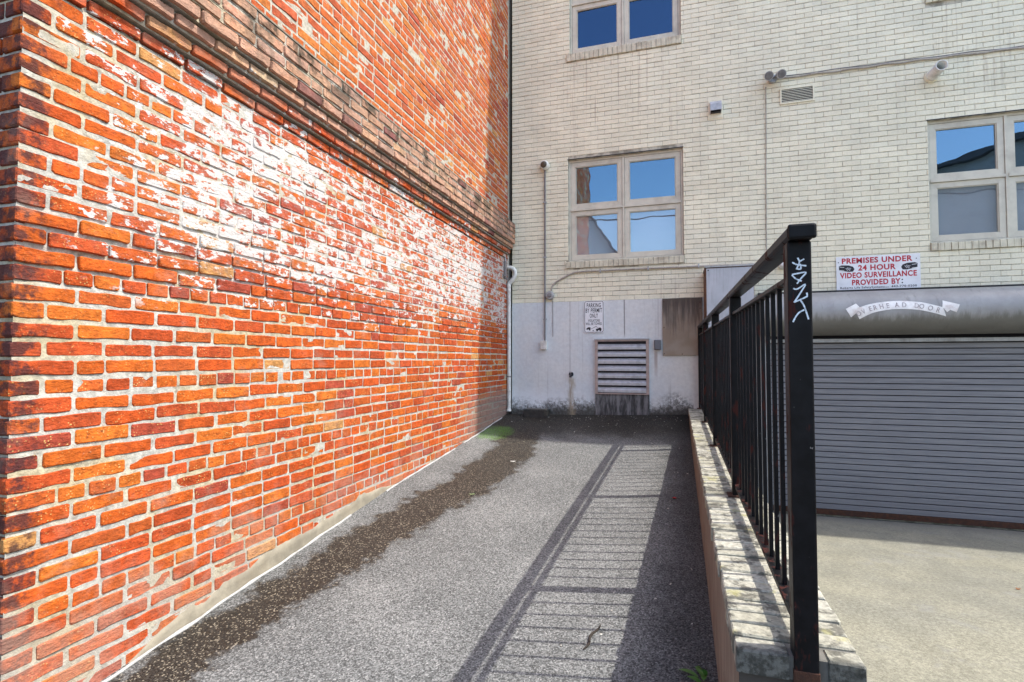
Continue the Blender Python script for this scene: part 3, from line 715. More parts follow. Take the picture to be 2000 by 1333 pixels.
# ------------------------------------------------------------------ things fixed to the cream wall
pk = thing('parking_sign', 'white parking by permit only sign with black border and tow truck symbol', 'sign', (1.207, -.016, 2.293))
PX0, PX1, PZ0, PZ1 = 1.067, 1.348, 2.293, 2.748
MB().extr(rrect(PX0, PX1, PZ0, PZ1, .03), 'y', -.020, -.016).build('plate', M_SIGN, pk)
bd = MB(); o1, i1 = rrect(PX0 + .008, PX1 - .008, PZ0 + .008, PZ1 - .008, .026), rrect(PX0 + .015, PX1 - .015, PZ0 + .015, PZ1 - .015, .020); n_ = len(o1)
bd.add([(x, -.0208, z) for x, z in o1 + i1], [(i, (i + 1) % n_, n_ + (i + 1) % n_, n_ + i) for i in range(n_)]); bd.build('border', M_INK, pk)
tx = MB()
for s_, a, b, zb, h in (('PARKING', 1.108, 1.305, 2.652, .060), ('BY PERMIT', 1.092, 1.322, 2.580, .060), ('ONLY', 1.149, 1.264, 2.508, .058), ('VIOLATORS', 1.126, 1.289, 2.450, .036), ('WILL BE TOWED', 1.092, 1.318, 2.405, .036)):
    put_text(tx, s_, a, b, zb, h, -.0212, .012)
tx.build('lettering', M_INK, pk)
tw = MB(); Y_ = -.0212
def sil(m, P, y=Y_): m.add([(x, y, z) for x, z in P], [tuple(range(len(P)))])
sil(tw, [(1.235, 2.332), (1.312, 2.332), (1.312, 2.352), (1.298, 2.368), (1.272, 2.368), (1.266, 2.352), (1.235, 2.352)]); sil(tw, circ(1.252, 2.328, .012)); sil(tw, circ(1.296, 2.328, .012))
sil(tw, [(1.104, 2.338), (1.158, 2.352), (1.164, 2.366), (1.145, 2.376), (1.122, 2.372), (1.100, 2.356)]); sil(tw, circ(1.148, 2.340, .012)); sil(tw, [(1.165, 2.352), (1.172, 2.350), (1.240, 2.382), (1.238, 2.388)]); sil(tw, [(1.236, 2.387), (1.243, 2.385), (1.268, 2.352), (1.262, 2.350)]); sil(tw, circ(1.196, 2.326, .008, 10))
tw.build('tow_truck_symbol', M_INK, pk)
bl_ = MB()
for z in (2.735, 2.306): bl_.tube([(1.207, -.016, z), (1.207, -.025, z)], .006, 8)
for z in (2.735, 2.306): MB().tube([(1.207, -.019, z), (1.207, -.025, z)], .006, 8).build('bolt', M_STEEL, pk)

sv = thing('surveillance_sign', 'white sign with red letters warning of video surveillance above garage door', 'sign', (4.645, -.012, 2.765))
SX0, SX1, SZ0, SZ1 = 4.205, 5.085, 2.775, 3.188; sh = SZ1 - SZ0
MB().box(SX0, SX1, -.012, -.006, SZ0, SZ1).build('plate', M_SIGN, sv)
U = lambda x: SX0 + (x - 180) / 925 * (SX1 - SX0); t1, t2 = MB(), MB(); yy = -.0128
for s_, a, b, vb, h in (('PREMISES UNDER', 245, 1022, .215, .165), ('24 HOUR', 428, 842, .435, .165), ('VIDEO SURVEILLANCE', 220, 1065, .650, .165), ('PROVIDED BY', 355, 890, .865, .165)):
    put_text(t1, s_, U(a), U(b), SZ1 - vb * sh, h * sh, yy, .034)
t1.build('red_lettering', M_RED, sv)
for (x, v_) in ((908, .745), (908, .835)): sil(t2, circ(U(x), SZ1 - v_ * sh, .008, 12), yy)
put_text(t2, 'Roberts Life SafetySystems', U(222), U(715), SZ1 - .965 * sh, .062 * sh, yy, .014); put_text(t2, 'LLC', U(722), U(762), SZ1 - .965 * sh, .036 * sh, yy, .010); put_text(t2, '443-770-0200', U(788), U(1062), SZ1 - .962 * sh, .060 * sh, yy, .018)
t2.build('black_lettering', M_INK, sv)
for sgn, cx in ((1, 300), (-1, 985)):
    m_ = MB(); X_ = lambda x: U(cx + sgn * x)
    sil(m_, [(X_(-90), SZ1 - .285 * sh), (X_(-60), SZ1 - .255 * sh), (X_(20), SZ1 - .265 * sh), (X_(70), SZ1 - .31 * sh), (X_(86), SZ1 - .38 * sh), (X_(70), SZ1 - .455 * sh), (X_(25), SZ1 - .46 * sh), (X_(-40), SZ1 - .43 * sh), (X_(-88), SZ1 - .40 * sh)][::1], yy)
    m_.build('camera_symbol', M_INK, sv)
    m2 = MB()
    for q in range(11): a = q * 2.4; sil(m2, circ(X_(18) + .008 * math.sqrt(q + .3) * math.cos(a) * 1.1, SZ1 - .37 * sh + .0065 * math.sqrt(q) * math.sin(a), .0042, 8), yy - .0008)
    for dz_ in (.30, .40): sil(m2, [(X_(-82), SZ1 - dz_ * sh), (X_(-82), SZ1 - (dz_ + .012) * sh), (X_(-30), SZ1 - (dz_ + .026) * sh), (X_(-30), SZ1 - (dz_ + .014) * sh)], yy - .0008)
    m2.build('camera_highlights', M_SIGN, sv)
for x, z in ((SX0 + .025, SZ1 - .07), (SX1 - .04, SZ1 - .06)): MB().tube([(x, -.012, z), (x, -.0145, z)], .006, 8).build('screw', M_INK, sv)

lv = thing('louvre_vent', 'square louvred wall vent with grey metal blades below the parking sign', 'vent', (1.587, -.03, 1.446))
LX0, LX1, LZ0, LZ1 = 1.222, 1.951, 1.446, 2.195
M_PINK = worn('faded_pink_frame', (.40, .31, .27), .6, .15, 18, (.28, .25, .23), .5); M_ALU = worn('louvre_aluminium', (.46, .465, .475), .42, .12, 18, (.20, .19, .19), .4, .3)
f_ = MB(); f_.box(LX0, LX0 + .038, -.045, -.006, LZ0, LZ1).box(LX1 - .038, LX1, -.045, -.006, LZ0, LZ1).box(LX0 + .038, LX1 - .038, -.045, -.006, LZ1 - .022, LZ1).box(LX0 + .038, LX1 - .038, -.045, -.006, LZ0, LZ0 + .016); f_.build('frame', M_PINK, lv)
MB().box(LX0 - .008, LX1 + .008, -.055, -.012, LZ1 + .0005, LZ1 + .014).build('drip_cap', M_STEEL, lv)
MB().box(LX0 + .02, LX1 - .02, -.0135, -.0115, LZ0 + .01, LZ1 - .01).build('dark_backing', M_DARK, lv)
for q in range(7):
    zb = LZ0 + .024 + q * .0985
    P = [(-.0435, zb), (-.0455, zb + .001), (-.0455, zb + .034), (-.0160, zb + .074), (-.0150, zb + .072), (-.0435, zb + .0325)]
    MB().extr([(p[0] + rnd.uniform(-.0008, .0008), p[1]) for p in P], 'x', LX0 + .039, LX1 - .039).build('blade', M_ALU, lv)

def mat_ply():
    n = NT('stained_board'); X, Y, Z = n.xyz(); st = n.noise(6, 7, .65, v=n.scale(n.P(), 3.5, 1, .25)); a = n.noise(4, 6)
    c = n.mix(n.step(a, .35, .65), (.34, .285, .225), (.285, .225, .165)); top = n.step(n.add(Z, n.mul(n.sub(st, .5), 1.1)), 2.25, 2.72)
    c = n.mix(n.mul(top, .85), c, (.065, .055, .048)); return n.out(c, .8, n.bump(n.noise(50, 5), .3, .004))
ab = thing('access_board', 'brown stained board screwed to the grey wall beside the railing', 'board', (2.395, -.02, 1.975))
MB().box(2.130, 2.640, -.034, -.012, 1.975, 2.742, .003).build('panel', mat_ply(), ab)
for x, z in ((2.15, 2.0), (2.38, 1.995), (2.62, 2.0), (2.62, 2.3), (2.15, 2.35), (2.61, 2.6), (2.61, 2.68), (2.15, 2.7)): MB().tube([(x, -.033, z), (x, -.037, z)], .007, 8).build('screw', M_RUST, ab)

cb = thing('metal_cabinet', 'grey sheet metal cabinet with rusty brown side above the far railing', 'cabinet', (2.94, -.25, 2.30))
M_CABS = worn('cabinet_rusty_side', (.16, .085, .05), .8, .3, 14, (.07, .045, .03), .6, streak=.5)
M_CABF = worn('cabinet_grey_front', (.44, .46, .49), .5, .1, 6, (.20, .19, .19), .4, .15, streak=.35)
MB().box(2.658, 3.212, -.485, -.011, 2.30, 3.055, .004).build('body', M_CABS, cb)
MB().box(2.668, 3.205, -.500, -.4855, 2.31, 3.045, .003).build('door', M_CABF, cb)
MB().box(2.648, 3.222, -.51, -.0115, 3.056, 3.070, .002).build('lid', M_STEEL, cb)
for x, z in ((2.69, 3.02), (3.18, 3.02), (2.69, 2.36), (3.18, 2.36)): MB().tube([(x, -.4995, z), (x, -.506, z)], .008, 8).build('bolt', M_INK, cb)

vp = thing('vent_pipe', 'thin grey conduit rising to a round cap left of the middle window', 'pipe', (.505, -.02, 2.067))
MB().tube([(.507, -.018, 4.68), (.506, -.018, 3.5), (.503, -.022, 2.745), (.503, -.028, 2.19)], .0125, 10).build('pipe', M_GREYPIPE, vp)
vh = MB(); vh.tube([(.508, -.003, 4.735), (.508, -.055, 4.735), (.508, -.085, 4.730), (.508, -.105, 4.728)], [.066, .068, .062, .05], 20); vh.build('cap', M_WHITEP, vp)
MB().tube([(.508, -.104, 4.728), (.506, -.118, 4.728), (.505, -.124, 4.728)], [.049, .042, .02], 18).build('lens', worn('dull_brown_lens', (.09, .075, .05), .35, .2, 20), vp)
MB().box(.447, .533, -.075, -.012, 2.067, 2.192, .006).build('outlet_box', M_WHITEP, vp)
for z in (4.2, 3.4, 2.5): MB().box(.480, .530, -.034 if z < 2.7 else -.032, -.002 if z > 2.7 else -.012, z - .008, z + .008).build('clamp', M_STEEL, vp)

cn = thing('junction_fitting', 'round conduit fitting with curved conduit running right under the middle window', 'conduit', (.58, -.02, 2.78))
MB().tube([(.58, -.012, 2.842), (.58, -.05, 2.842), (.58, -.062, 2.842)], [.062, .062, .052], 20).build('round_box', M_STEEL, cn)
MB().tube([(.58, -.0615, 2.842), (.58, -.085, 2.845)], [.034, .026], 14).build('plug', M_GREYPIPE, cn)
cpts = smooth_line([(.600, 2.895), (.608, 2.965), (.66, 3.025), (.78, 3.09), (.90, 3.145), (1.02, 3.165), (1.5, 3.166), (2.0, 3.163), (2.66, 3.158), (3.28, 3.150)], 60)
MB().tube([(x, -.018, z) for x, z in cpts], .0125, 8).build('conduit', M_CONDUIT, cn)
MB().tube([(.615, -.014, 2.80), (.618, -.013, 2.5), (.618, -.013, 2.25)], .0035, 6).build('wire', M_GREYPIPE, cn)
for x in (1.3, 1.95, 2.6): MB().box(x - .008, x + .008, -.034, -.001, 3.138, 3.190).build('clamp', M_STEEL, cn)

fl = thing('floodlight', 'twin grey floodlight high on the cream wall with cables running from it', 'floodlight', (3.52, -.02, 5.43))
MB().tube([(3.53, -.002, 5.535), (3.53, -.045, 5.535)], .05, 16).build('base', M_STEEL, fl)
for x, tx_, zt_ in ((3.47, 3.455, 5.475), (3.585, 3.60, 5.50)):
    MB().tube([(3.53, -.04, 5.54), ((x + 3.53) / 2, -.07, 5.545), (x, -.08, 5.545)], .012, 8).build('arm', M_GREYPIPE, fl)
    hd_ = MB().tube([(x, -.06, 5.565), (x + (tx_ - x) * .3, -.10, 5.545), (tx_, -.20, 5.500), (tx_, -.215, 5.492)], [.030, .044, .052, .055], 18).build('lamp_head', M_STEEL, fl)
    MB().tube([(tx_, -.2152, 5.4918), (tx_, -.2185, 5.490)], [.048, .03], 18).build('lens', worn('lamp_lens', (.17, .17, .17), .25, .1, 20), hd_)
MB().tube([(x, -.009 - .003 * math.sin(i), z) for i, (x, z) in enumerate(smooth_line([(3.447, 5.45), (3.445, 5.0), (3.437, 4.5), (3.430, 4.0), (3.424, 3.4), (3.424, 3.16)], 24))], .0065, 6).build('down_cable', M_CONDUIT, fl)
MB().tube([(x, -.016, z + .006 * math.sin(i * 1.3)) for i, (x, z) in enumerate(smooth_line([(3.58, 5.537), (4.2, 5.528), (4.8, 5.523), (5.4, 5.512), (6.2, 5.487), (7.6, 5.45)], 40))], .0115, 8).build('wall_cable', M_CONDUIT, fl)
MB().tube([(x, -.010, z + .005 * math.sin(i * .9)) for i, (x, z) in enumerate(smooth_line([(3.60, 5.558), (4.4, 5.553), (5.4, 5.535), (6.3, 5.508), (7.6, 5.475)], 40))], .005, 6).build('thin_cable', M_GREYPIPE, fl)

sv2 = thing('slotted_vent', 'small dark slotted vent grille next to the floodlight', 'vent', (3.81, -.01, 5.195))
MB().box(3.612, 3.63, -.016, -.003, 5.197, 5.402).box(3.988, 4.006, -.016, -.003, 5.197, 5.402).box(3.63, 3.988, -.016, -.003, 5.384, 5.402).box(3.63, 3.988, -.016, -.003, 5.197, 5.213).build('frame', M_CR, sv2)
MB().box(3.625, 3.99, -.0045, -.0032, 5.205, 5.39).build('dark_backing', M_INK, sv2)
for q in range(8):
    z = 5.219 + q * .0208; MB().extr([(-.014, z), (-.0155, z + .001), (-.006, z + .011), (-.005, z + .010)], 'x', 3.6302, 3.9878).build('slat', M_CR, sv2)

dv = thing('exhaust_hood', 'small metal exhaust hood on the cream wall left of the floodlight', 'vent', (2.835, -.02, 5.13))
MB().box(2.745, 2.925, -.008, -.002, 5.125, 5.368, .002).build('flange', M_CR, dv)
hv = MB(); P = [(-.008, 5.345), (-.075, 5.325), (-.10, 5.285), (-.10, 5.20), (-.094, 5.20), (-.094, 5.28), (-.072, 5.316), (-.008, 5.336)]
hv.extr(P, 'x', 2.765, 2.905); hv.extr([(-.008, 5.34), (-.075, 5.322), (-.099, 5.284), (-.099, 5.20), (-.008, 5.18)], 'x', 2.765, 2.771); hv.extr([(-.008, 5.34), (-.075, 5.322), (-.099, 5.284), (-.099, 5.20), (-.008, 5.18)], 'x', 2.899, 2.905); hv.build('hood', M_ALU, dv)
MB().box(2.775, 2.895, -.06, -.0085, 5.19, 5.30).build('dark_duct', M_INK, dv)

pv = thing('pipe_stub', 'white plastic pipe stub sticking out of the cream wall above right window', 'pipe', (5.25, -.13, 5.25))
pp = MB(); n_ = 20
for r0, r1, y0, y1 in ((.047, .041, .0, -.27),):
    ring = lambda r, y: [(5.25 + r * math.cos(2 * math.pi * k / n_), y, 5.30 + r * math.sin(2 * math.pi * k / n_)) for k in range(n_)]
    V = ring(.062, -.002) + ring(.062, -.27) + ring(.052, -.27) + ring(.052, -.10); pp.add(V, [(a * n_ + k, a * n_ + (k + 1) % n_, (a + 1) * n_ + (k + 1) % n_, (a + 1) * n_ + k) for a in range(3) for k in range(n_)], True)
pp.build('pipe', M_WHITEP, pv); MB().tube([(5.25, -.10, 5.30), (5.25, -.095, 5.30)], .0518, 18).build('dark_mouth', M_INK, pv)
MB().tube([(5.25, -.002, 5.30), (5.25, -.035, 5.30)], [.078, .070], 20).build('collar', M_CR, pv)

jl = thing('dome_lamp', 'small pale dome lamp on the cream wall seen between the near rails', 'lamp', (3.60, -.03, 3.08))
MB().tube([(3.60, -.002, 3.115), (3.60, -.03, 3.115)], .04, 16).build('base', M_STEEL, jl)
MB().tube([(3.60, -.03, 3.112), (3.60, -.06, 3.108), (3.60, -.085, 3.10), (3.60, -.105, 3.092), (3.60, -.112, 3.088)], [.040, .046, .042, .028, .008], 16).build('dome', M_WHITEP, jl)

gb = thing('switch_box', 'small dark grey electrical box right of the louvred vent', 'box', (2.063, -.03, 2.05))
MB().box(2.020, 2.107, -.062, -.012, 2.052, 2.186, .005).build('box', worn('switch_grey', (.105, .11, .12), .5, .1, 20), gb)
MB().box(2.026, 2.101, -.070, -.0625, 2.060, 2.178, .003).build('cover', worn('switch_cover', (.135, .14, .155), .45, .1, 20), gb)

hb = thing('hose_tap', 'small black hose tap on the grey wall above a brown stain', 'tap', (.881, -.03, 1.69))
MB().tube([(.881, -.012, 1.715), (.881, -.018, 1.715)], .034, 14).build('flange', M_INK, hb)
MB().tube([(.881, -.016, 1.715), (.881, -.055, 1.715), (.881, -.075, 1.700), (.881, -.080, 1.672)], [.014, .014, .014, .016], 10).build('spout', M_INK, hb)
MB().tube([(.862, -.058, 1.745), (.900, -.058, 1.745)], .007, 8).tube([(.881, -.05, 1.72), (.881, -.058, 1.742)], .006, 8).build('handle', M_STEEL, hb)

# downpipe in the corner
dp = thing('downpipe', 'pale drainpipe running down the corner between red and grey walls', 'pipe', (-.028, -.06, 1.15))
DPX, DPY = -.026, -.062
MB().tube([(DPX, DPY, 1.18), (DPX, DPY, 1.67)], .0285, 14).build('lower_pipe', M_WHITEP, dp)
MB().tube([(DPX, DPY, 1.672), (DPX, DPY, 2.98)], .0270, 14).build('upper_pipe', M_WHITEP, dp)
elb = smooth_line([(DPX, 2.98), (DPX + .006, 3.03), (.04, 3.10), (.068, 3.16), (.058, 3.225), (.01, 3.262), (-.05, 3.27)], 22)
MB().tube([(x, DPY - .004, z) for x, z in elb], .030, 14).build('elbow', M_WHITEP, dp)
for (x, z), (x2, z2) in ((elb[0], elb[1]), (elb[6], elb[7]), (elb[11], elb[12]), (elb[16], elb[17])): MB().tube([(x, DPY - .004, z), (x2, DPY - .004, z2)], .0335, 14).build('joint_collar', M_WHITEP, dp)
MB().tube([(DPX, DPY, 1.665), (DPX, DPY, 1.682)], .033, 14).build('strap', M_GREYPIPE, dp)
MB().tube([(DPX, DPY - .002, 1.195), (DPX + .002, DPY - .012, 1.165)], .036, 14).build('shoe', M_WHITEP, dp)
mb_ = thing('meter_bracket', 'small grey metal bracket on the red wall beside the drainpipe elbow', 'bracket', (-.04, -.19, 3.05))
MB().box(XW + .004, XW + .034, -.225, -.165, 3.09, 3.34, .005).build('plate', M_GREYPIPE, mb_)
MB().tube([(XW + .018, -.195, 3.335), (XW + .020, -.192, 3.40)], .012, 8).build('stub', M_STEEL, mb_)
MB().tube([(XW + .016, -.30, 3.13), (XW + .030, -.20, 3.12), (XW + .018, -.13, 3.09)], .010, 8).build('arm', M_GREYPIPE, mb_)

# ------------------------------------------------------------------ ramp wall with brick capping
def mat_cap():
    n = NT('lichen_cap_brick'); oi = n.new('ObjectInfo'); X, Y, Z = n.xyz()
    a = n.noise(11, 8, .7); c = n.val(n.mix(n.step(oi.outputs['Random'], 0, 1), (.31, .30, .24), (.40, .39, .33)), n.step(n.noise(60, 5), .3, .7, .75, 1.2))
    c = n.mix(n.mul(n.step(a, .50, .60), .8), c, (.075, .072, .06)); c = n.mix(n.mul(n.step(n.noise(6, 7, .7, off=(3, 3, 0)), .56, .66), .5), c, (.36, .34, .13))
    c = n.mix(n.mul(n.step(n.noise(26, 7, .7, off=(6, 0, 0)), .62, .68), .7), c, (.06, .06, .055))
    c = n.mix(n.mul(n.step(n.add(Y, n.mul(n.sub(a, .5), .12)), -5.925, -5.95), .9), c, n.mix(n.step(n.noise(40, 4, .7), .4, .6), (.022, .022, .02), (.11, .11, .10)))
    return n.out(c, .9, n.bump(n.add(a, n.noise(90, 4)), .6, .006), spec=.2)
M_CAP = mat_cap()
def mat_pface():
    n = NT('brown_render'); st = n.noise(7, 7, .65, v=n.scale(n.P(), 1, 3.0, .45)); c = n.mix(n.step(st, .36, .66), (.165, .125, .09), (.235, .185, .14))
    X, Y, Z = n.xyz(); c = n.mix(n.mul(n.step(n.noise(5, 6, .7, off=(2, 2, 0)), .56, .68), .6), c, (.12, .075, .05)); c = n.mix(n.mul(n.step(Y, -5.92, -5.94), .8), c, (.035, .035, .033)); return n.out(c, .9, n.bump(n.noise(30, 6), .5, .006))
rw = thing('ramp_wall', 'low brown wall with lichen stained brick capping carrying the railing', 'wall', (2.59, -3, .6))
wy0, wy1 = -5.955, -.012
body = MB(); V = []; ns = 60
for i in range(ns + 1):
    y = wy0 + .012 + (wy1 - wy0 - .012) * i / ns; zt_ = cap_z(y) - .062
    V += [(CAPX0 + .012 + .004 * mn.noise((0, y * 3, 1)), y, -.2), (CAPX0 + .008 + .004 * mn.noise((0, y * 3, 4)), y, zt_), (CAPX1 - .012, y, zt_), (CAPX1 - .012, y, -.2)]
body.add(V, [(i * 4 + q, i * 4 + (q + 1) % 4, (i + 1) * 4 + (q + 1) % 4, (i + 1) * 4 + q) for i in range(ns) for q in range(4)] + [(0, 1, 2, 3), (ns * 4, ns * 4 + 1, ns * 4 + 2, ns * 4 + 3)])
body.build('wall_body', mat_pface(), rw)
bedm = MB(); V = []
for i in range(ns + 1):
    y = wy0 + .010 + (wy1 - wy0 - .010) * i / ns; zt_ = cap_z(y) - .006
    V += [(CAPX0 + .006, y, zt_ - .055), (CAPX0 + .006, y, zt_), (CAPX1 - .006, y, zt_), (CAPX1 - .006, y, zt_ - .055)]
bedm.add(V, [(i * 4 + q, i * 4 + (q + 1) % 4, (i + 1) * 4 + (q + 1) % 4, (i + 1) * 4 + q) for i in range(ns) for q in range(4)] + [(0, 1, 2, 3), (ns * 4, ns * 4 + 1, ns * 4 + 2, ns * 4 + 3)])
bedm.build('cap_mortar', worn('cap_mortar', (.13, .125, .11), .95, .3, 20), rw)
cpv = {}
for kind, Lx in (('a', .196), ('b', .086)):
    for q in range(6):
        v, f = brick_geo(Lx, .0645, .058, rnd, 1, .006); cpv.setdefault(kind, []).append(MB().add([(u, vv, w_) for u, vv, w_ in v], f).mesh('cap_brick', M_CAP))
npc = int((wy1 - wy0) / .0735)
POSTY = [-5.958, -4.45, -2.95, -1.45, -.085]; PW = .055; PXC = 2.6055
for i in range(npc):
    y = wy0 + .034 + i * .0735
    for kind, xc in (('a', CAPX0 + .098 + .0005), ('b', CAPX1 - .0435)):
        nx = xc + rnd.uniform(-.003, .003); sx = 1
        if i == 0 and kind == 'a': nx, sx = CAPX0 + .062, .62
        if i == 0 and kind == 'b': nx, sx = CAPX1 - .041, .93
        o = bpy.data.objects.new('cap_brick', rnd.choice(cpv[kind])); o.location = (nx, y, cap_z(y) + rnd.uniform(-.002, .002)); o.scale = (sx, 1, 1)
        o.rotation_euler = (R(.86) + rnd.gauss(0, .008), rnd.gauss(0, .008), rnd.gauss(0, .008)); o.parent = rw; COL.objects.link(o); o.matrix_parent_inverse = Matrix.Translation(-rw.location)

# ------------------------------------------------------------------ railing
def mat_rail():
    n = NT('black_railing_paint'); X, Y, Z = n.xyz(); a = n.noise(25, 6); c = n.val((.0045, .0045, .0055), n.step(a, .3, .7, .7, 1.5))
    r_ = n.noise(7, 8, .72, v=n.scale(n.P(), 2.5, 2.5, .8)); low = n.step(Z, 1.75, 1.25)
    rust = n.step(n.add(r_, n.mul(low, .05)), .57, .65); c = n.mix(n.mul(rust, .75), c, (.050, .012, .008))
    c = n.mix(n.mul(n.step(n.noise(60, 5, .7, off=(2, 2, 2)), .70, .72), .6), c, (.35, .33, .30))
    return n.out(c, n.add(.40, n.mul(rust, .4)), n.bump(n.add(a, n.mul(rust, .6)), .2, .003), spec=.16)
M_RAIL = mat_rail()
rl = thing('railing', 'black metal railing with balusters and white graffiti on the nearest post', 'railing', (PXC, -3, 1.19))
def rail_z(y): return 2.252 + .0194 * (y + 5.95)
def bar(name, x0, x1, za, zb, ya, yb, bev=.003):
    """bar following the slight slope of the railing; za/zb offsets from rail_z"""
    m = MB(); P = [(x0 + bev, 0), (x1 - bev, 0), (x1, bev), (x1, 1 - 0), (x1, 1)]
    h = zb - za; prof = [(x0 + bev, za), (x1 - bev, za), (x1, za + bev), (x1, zb - bev), (x1 - bev, zb), (x0 + bev, zb), (x0, zb - bev), (x0, za + bev)]
    V = [(x, y, rail_z(y) + z) for y in (ya, yb) for x, z in prof]; n_ = 8
    m.add(V, [(i, (i + 1) % n_, n_ + (i + 1) % n_, n_ + i) for i in range(n_)] + [tuple(range(n_)), tuple(range(n_, 2 * n_))]); return m.build(name, M_RAIL, rl)
bar('top_rail', PXC - .032, PXC + .032, -.034, 0, -5.985, -.012, .007)
def capz_off(y): return cap_z(y) - rail_z(y)
for a, b in zip(POSTY[:-1], POSTY[1:]):
    bar('middle_rail', PXC - .017, PXC + .017, -.128, -.113, a + PW + .0005, b - .0005, .002)
    m = MB(); y0_, y1_ = a + PW + .0005, b - .0005; V = [(x, y, cap_z(y) + z) for y in (y0_, y1_) for x, z in ((PXC - .017, .050), (PXC + .017, .050), (PXC + .017, .066), (PXC - .017, .066))]
    m.add(V, [(0, 1, 5, 4), (1, 2, 6, 5), (2, 3, 7, 6), (3, 0, 4, 7), (0, 1, 2, 3), (4, 5, 6, 7)]); m.build('bottom_rail', M_RAIL, rl)
    nb = round((b - a) / .113) - 1; st_ = (b - a - PW) / (nb + 1)
    for q in range(nb):
        y = a + PW + st_ * (q + 1); MB().box(PXC - .0062, PXC + .0062, y - .0062, y + .0062, cap_z(y) + .0665, rail_z(y) - .1285).build('baluster', M_RAIL, rl)
posts = []
for i, y in enumerate(POSTY):
    zb = .5 if i == 0 else cap_z(y) - .02
    p_ = MB().box(PXC - PW / 2, PXC + PW / 2, y, y + PW, zb, rail_z(y) - .0345, .004).build('post', M_RAIL, rl); posts.append(p_)
    if i: MB().box(PXC - .05, PXC + .05, y - .018, y + PW + .018, cap_z(y) - .003, cap_z(y) + .008, .002).build('base_plate', M_RUST, p_)
MB().box(PXC - PW / 2 - .0015, PXC + PW / 2 + .0015, POSTY[0] - .0015, POSTY[0] + PW + .0015, .49, cap_z(-5.96) - .03, .003).build('rusty_foot', M_RUST, posts[0])
MB().box(PXC - .032, PXC + .032, -5.998, -5.9852, rail_z(-5.99) - .036, rail_z(-5.99) + .0015, .006).build('rail_end_cap', M_RAIL, rl)
GR = [[(2.6105, 2.1751), (2.6141, 2.1633), (2.6075, 2.1473)], [(2.6141, 2.1653), (2.6259, 2.1713)], [(2.5974, 2.1643), (2.6085, 2.1579), (2.6306, 2.1538)], [(2.6163, 2.1594), (2.6169, 2.1468), (2.6058, 2.1478)], [(2.596, 2.1334), (2.6098, 2.1356), (2.6295, 2.1376), (2.6182, 2.1237), (2.6077, 2.1098)], [(2.596, 2.1324), (2.6053, 2.1224), (2.6189, 2.116)], [(2.5989, 2.0986), (2.6075, 2.0963), (2.6273, 2.108), (2.6194, 2.0929), (2.6, 2.0629)], [(2.6, 2.0639), (2.6138, 2.0692), (2.6327, 2.0781)], [(2.6303, 2.0868), (2.6314, 2.0791)], [(2.6147, 2.0692), (2.6238, 2.0526), (2.6334, 2.0199)], [(2.6236, 2.044), (2.6116, 2.0376), (2.6028, 2.0264), (2.5966, 2.014)]]
g = MB()
for s_i, s_ in enumerate([[(2.6055 + (x - 2.6147) * .95, z) for x, z in q] for q in GR]):
    L = smooth_line(s_, 14) if len(s_) > 2 else rng(0, 1, 8) and [(s_[0][0] + (s_[1][0] - s_[0][0]) * t, s_[0][1] + (s_[1][1] - s_[0][1]) * t) for t in rng(0, 1, 8)]
    V = []
    for i, p in enumerate(L):
        q, r_ = L[max(i - 1, 0)], L[min(i + 1, len(L) - 1)]; dx, dz = r_[0] - q[0], r_[1] - q[1]; l2 = math.hypot(dx, dz) or 1
        wd = .0018 * (1 + .35 * mn.noise((p[0] * 300, p[1] * 300, s_i))); V += [(p[0] - dz / l2 * wd, POSTY[0] - .0006 - .00004 * s_i, p[1] + dx / l2 * wd), (p[0] + dz / l2 * wd, POSTY[0] - .0006 - .00004 * s_i, p[1] - dx / l2 * wd)]
    g.add(V, [(2 * i, 2 * i + 1, 2 * i + 3, 2 * i + 2) for i in range(len(L) - 1)])
M_GRAF = worn('graffiti_paint', (.62, .70, .76), .5, .2, 200, (.12, .18, .25), .6)
g.build('graffiti', M_GRAF, posts[0])

# ------------------------------------------------------------------ small things on the ground
sb = thing('splash_block', 'dark wet block lying below the grey wall near the drainpipe', 'block', (.41, -.14, ramp_z(.41, -.14)))
bz = ramp_z(.41, -.14); bm_ = MB(); bm_.box(.24, .59, -.24, -.055, bz - .03, bz + .095, .008); bm_.build('block', worn('wet_block', (.035, .034, .03), .6, .3, 20, (.10, .09, .06), .5, bump=.5), sb)
MB().box(.27, .57, -.236, -.10, bz + .0955, bz + .108, .003).build('ridge', worn('wet_block_top', (.11, .108, .095), .7, .3, 20), sb)
M_LEAF = worn('weed_leaf', (.06, .15, .025), .5, .25, 40); M_DRY = worn('dry_leaf', (.23, .10, .04), .8, .3, 40); M_PAPER = worn('paper', (.66, .65, .62), .7, .1, 40)
wd_ = thing('weed', 'green weed growing at the foot of the ramp wall', 'plant', (2.395, -5.17, ramp_z(2.395, -5.17)))
wx, wy = 2.395, -5.17; wz = ramp_z(wx, wy); lr = random.Random(3)
def leaf_mesh(base, az, el, L, wdt, bend=.4):
    P = []; d = Vector((math.cos(az) * math.cos(el), math.sin(az) * math.cos(el), math.sin(el))); sd = Vector((-math.sin(az), math.cos(az), 0))
    for i in range(6):
        t = i / 5; p = Vector(base) + d * L * t + Vector((0, 0, -bend * L * t * t)); w_ = wdt * math.sin(math.pi * min(.97, t * .9 + .08))
        P += [p - sd * w_, p + Vector((0, 0, -.15 * w_)), p + sd * w_]
    return P, [(i * 3 + q, i * 3 + q + 1, i * 3 + q + 4, i * 3 + q + 3) for i in range(5) for q in range(2)]
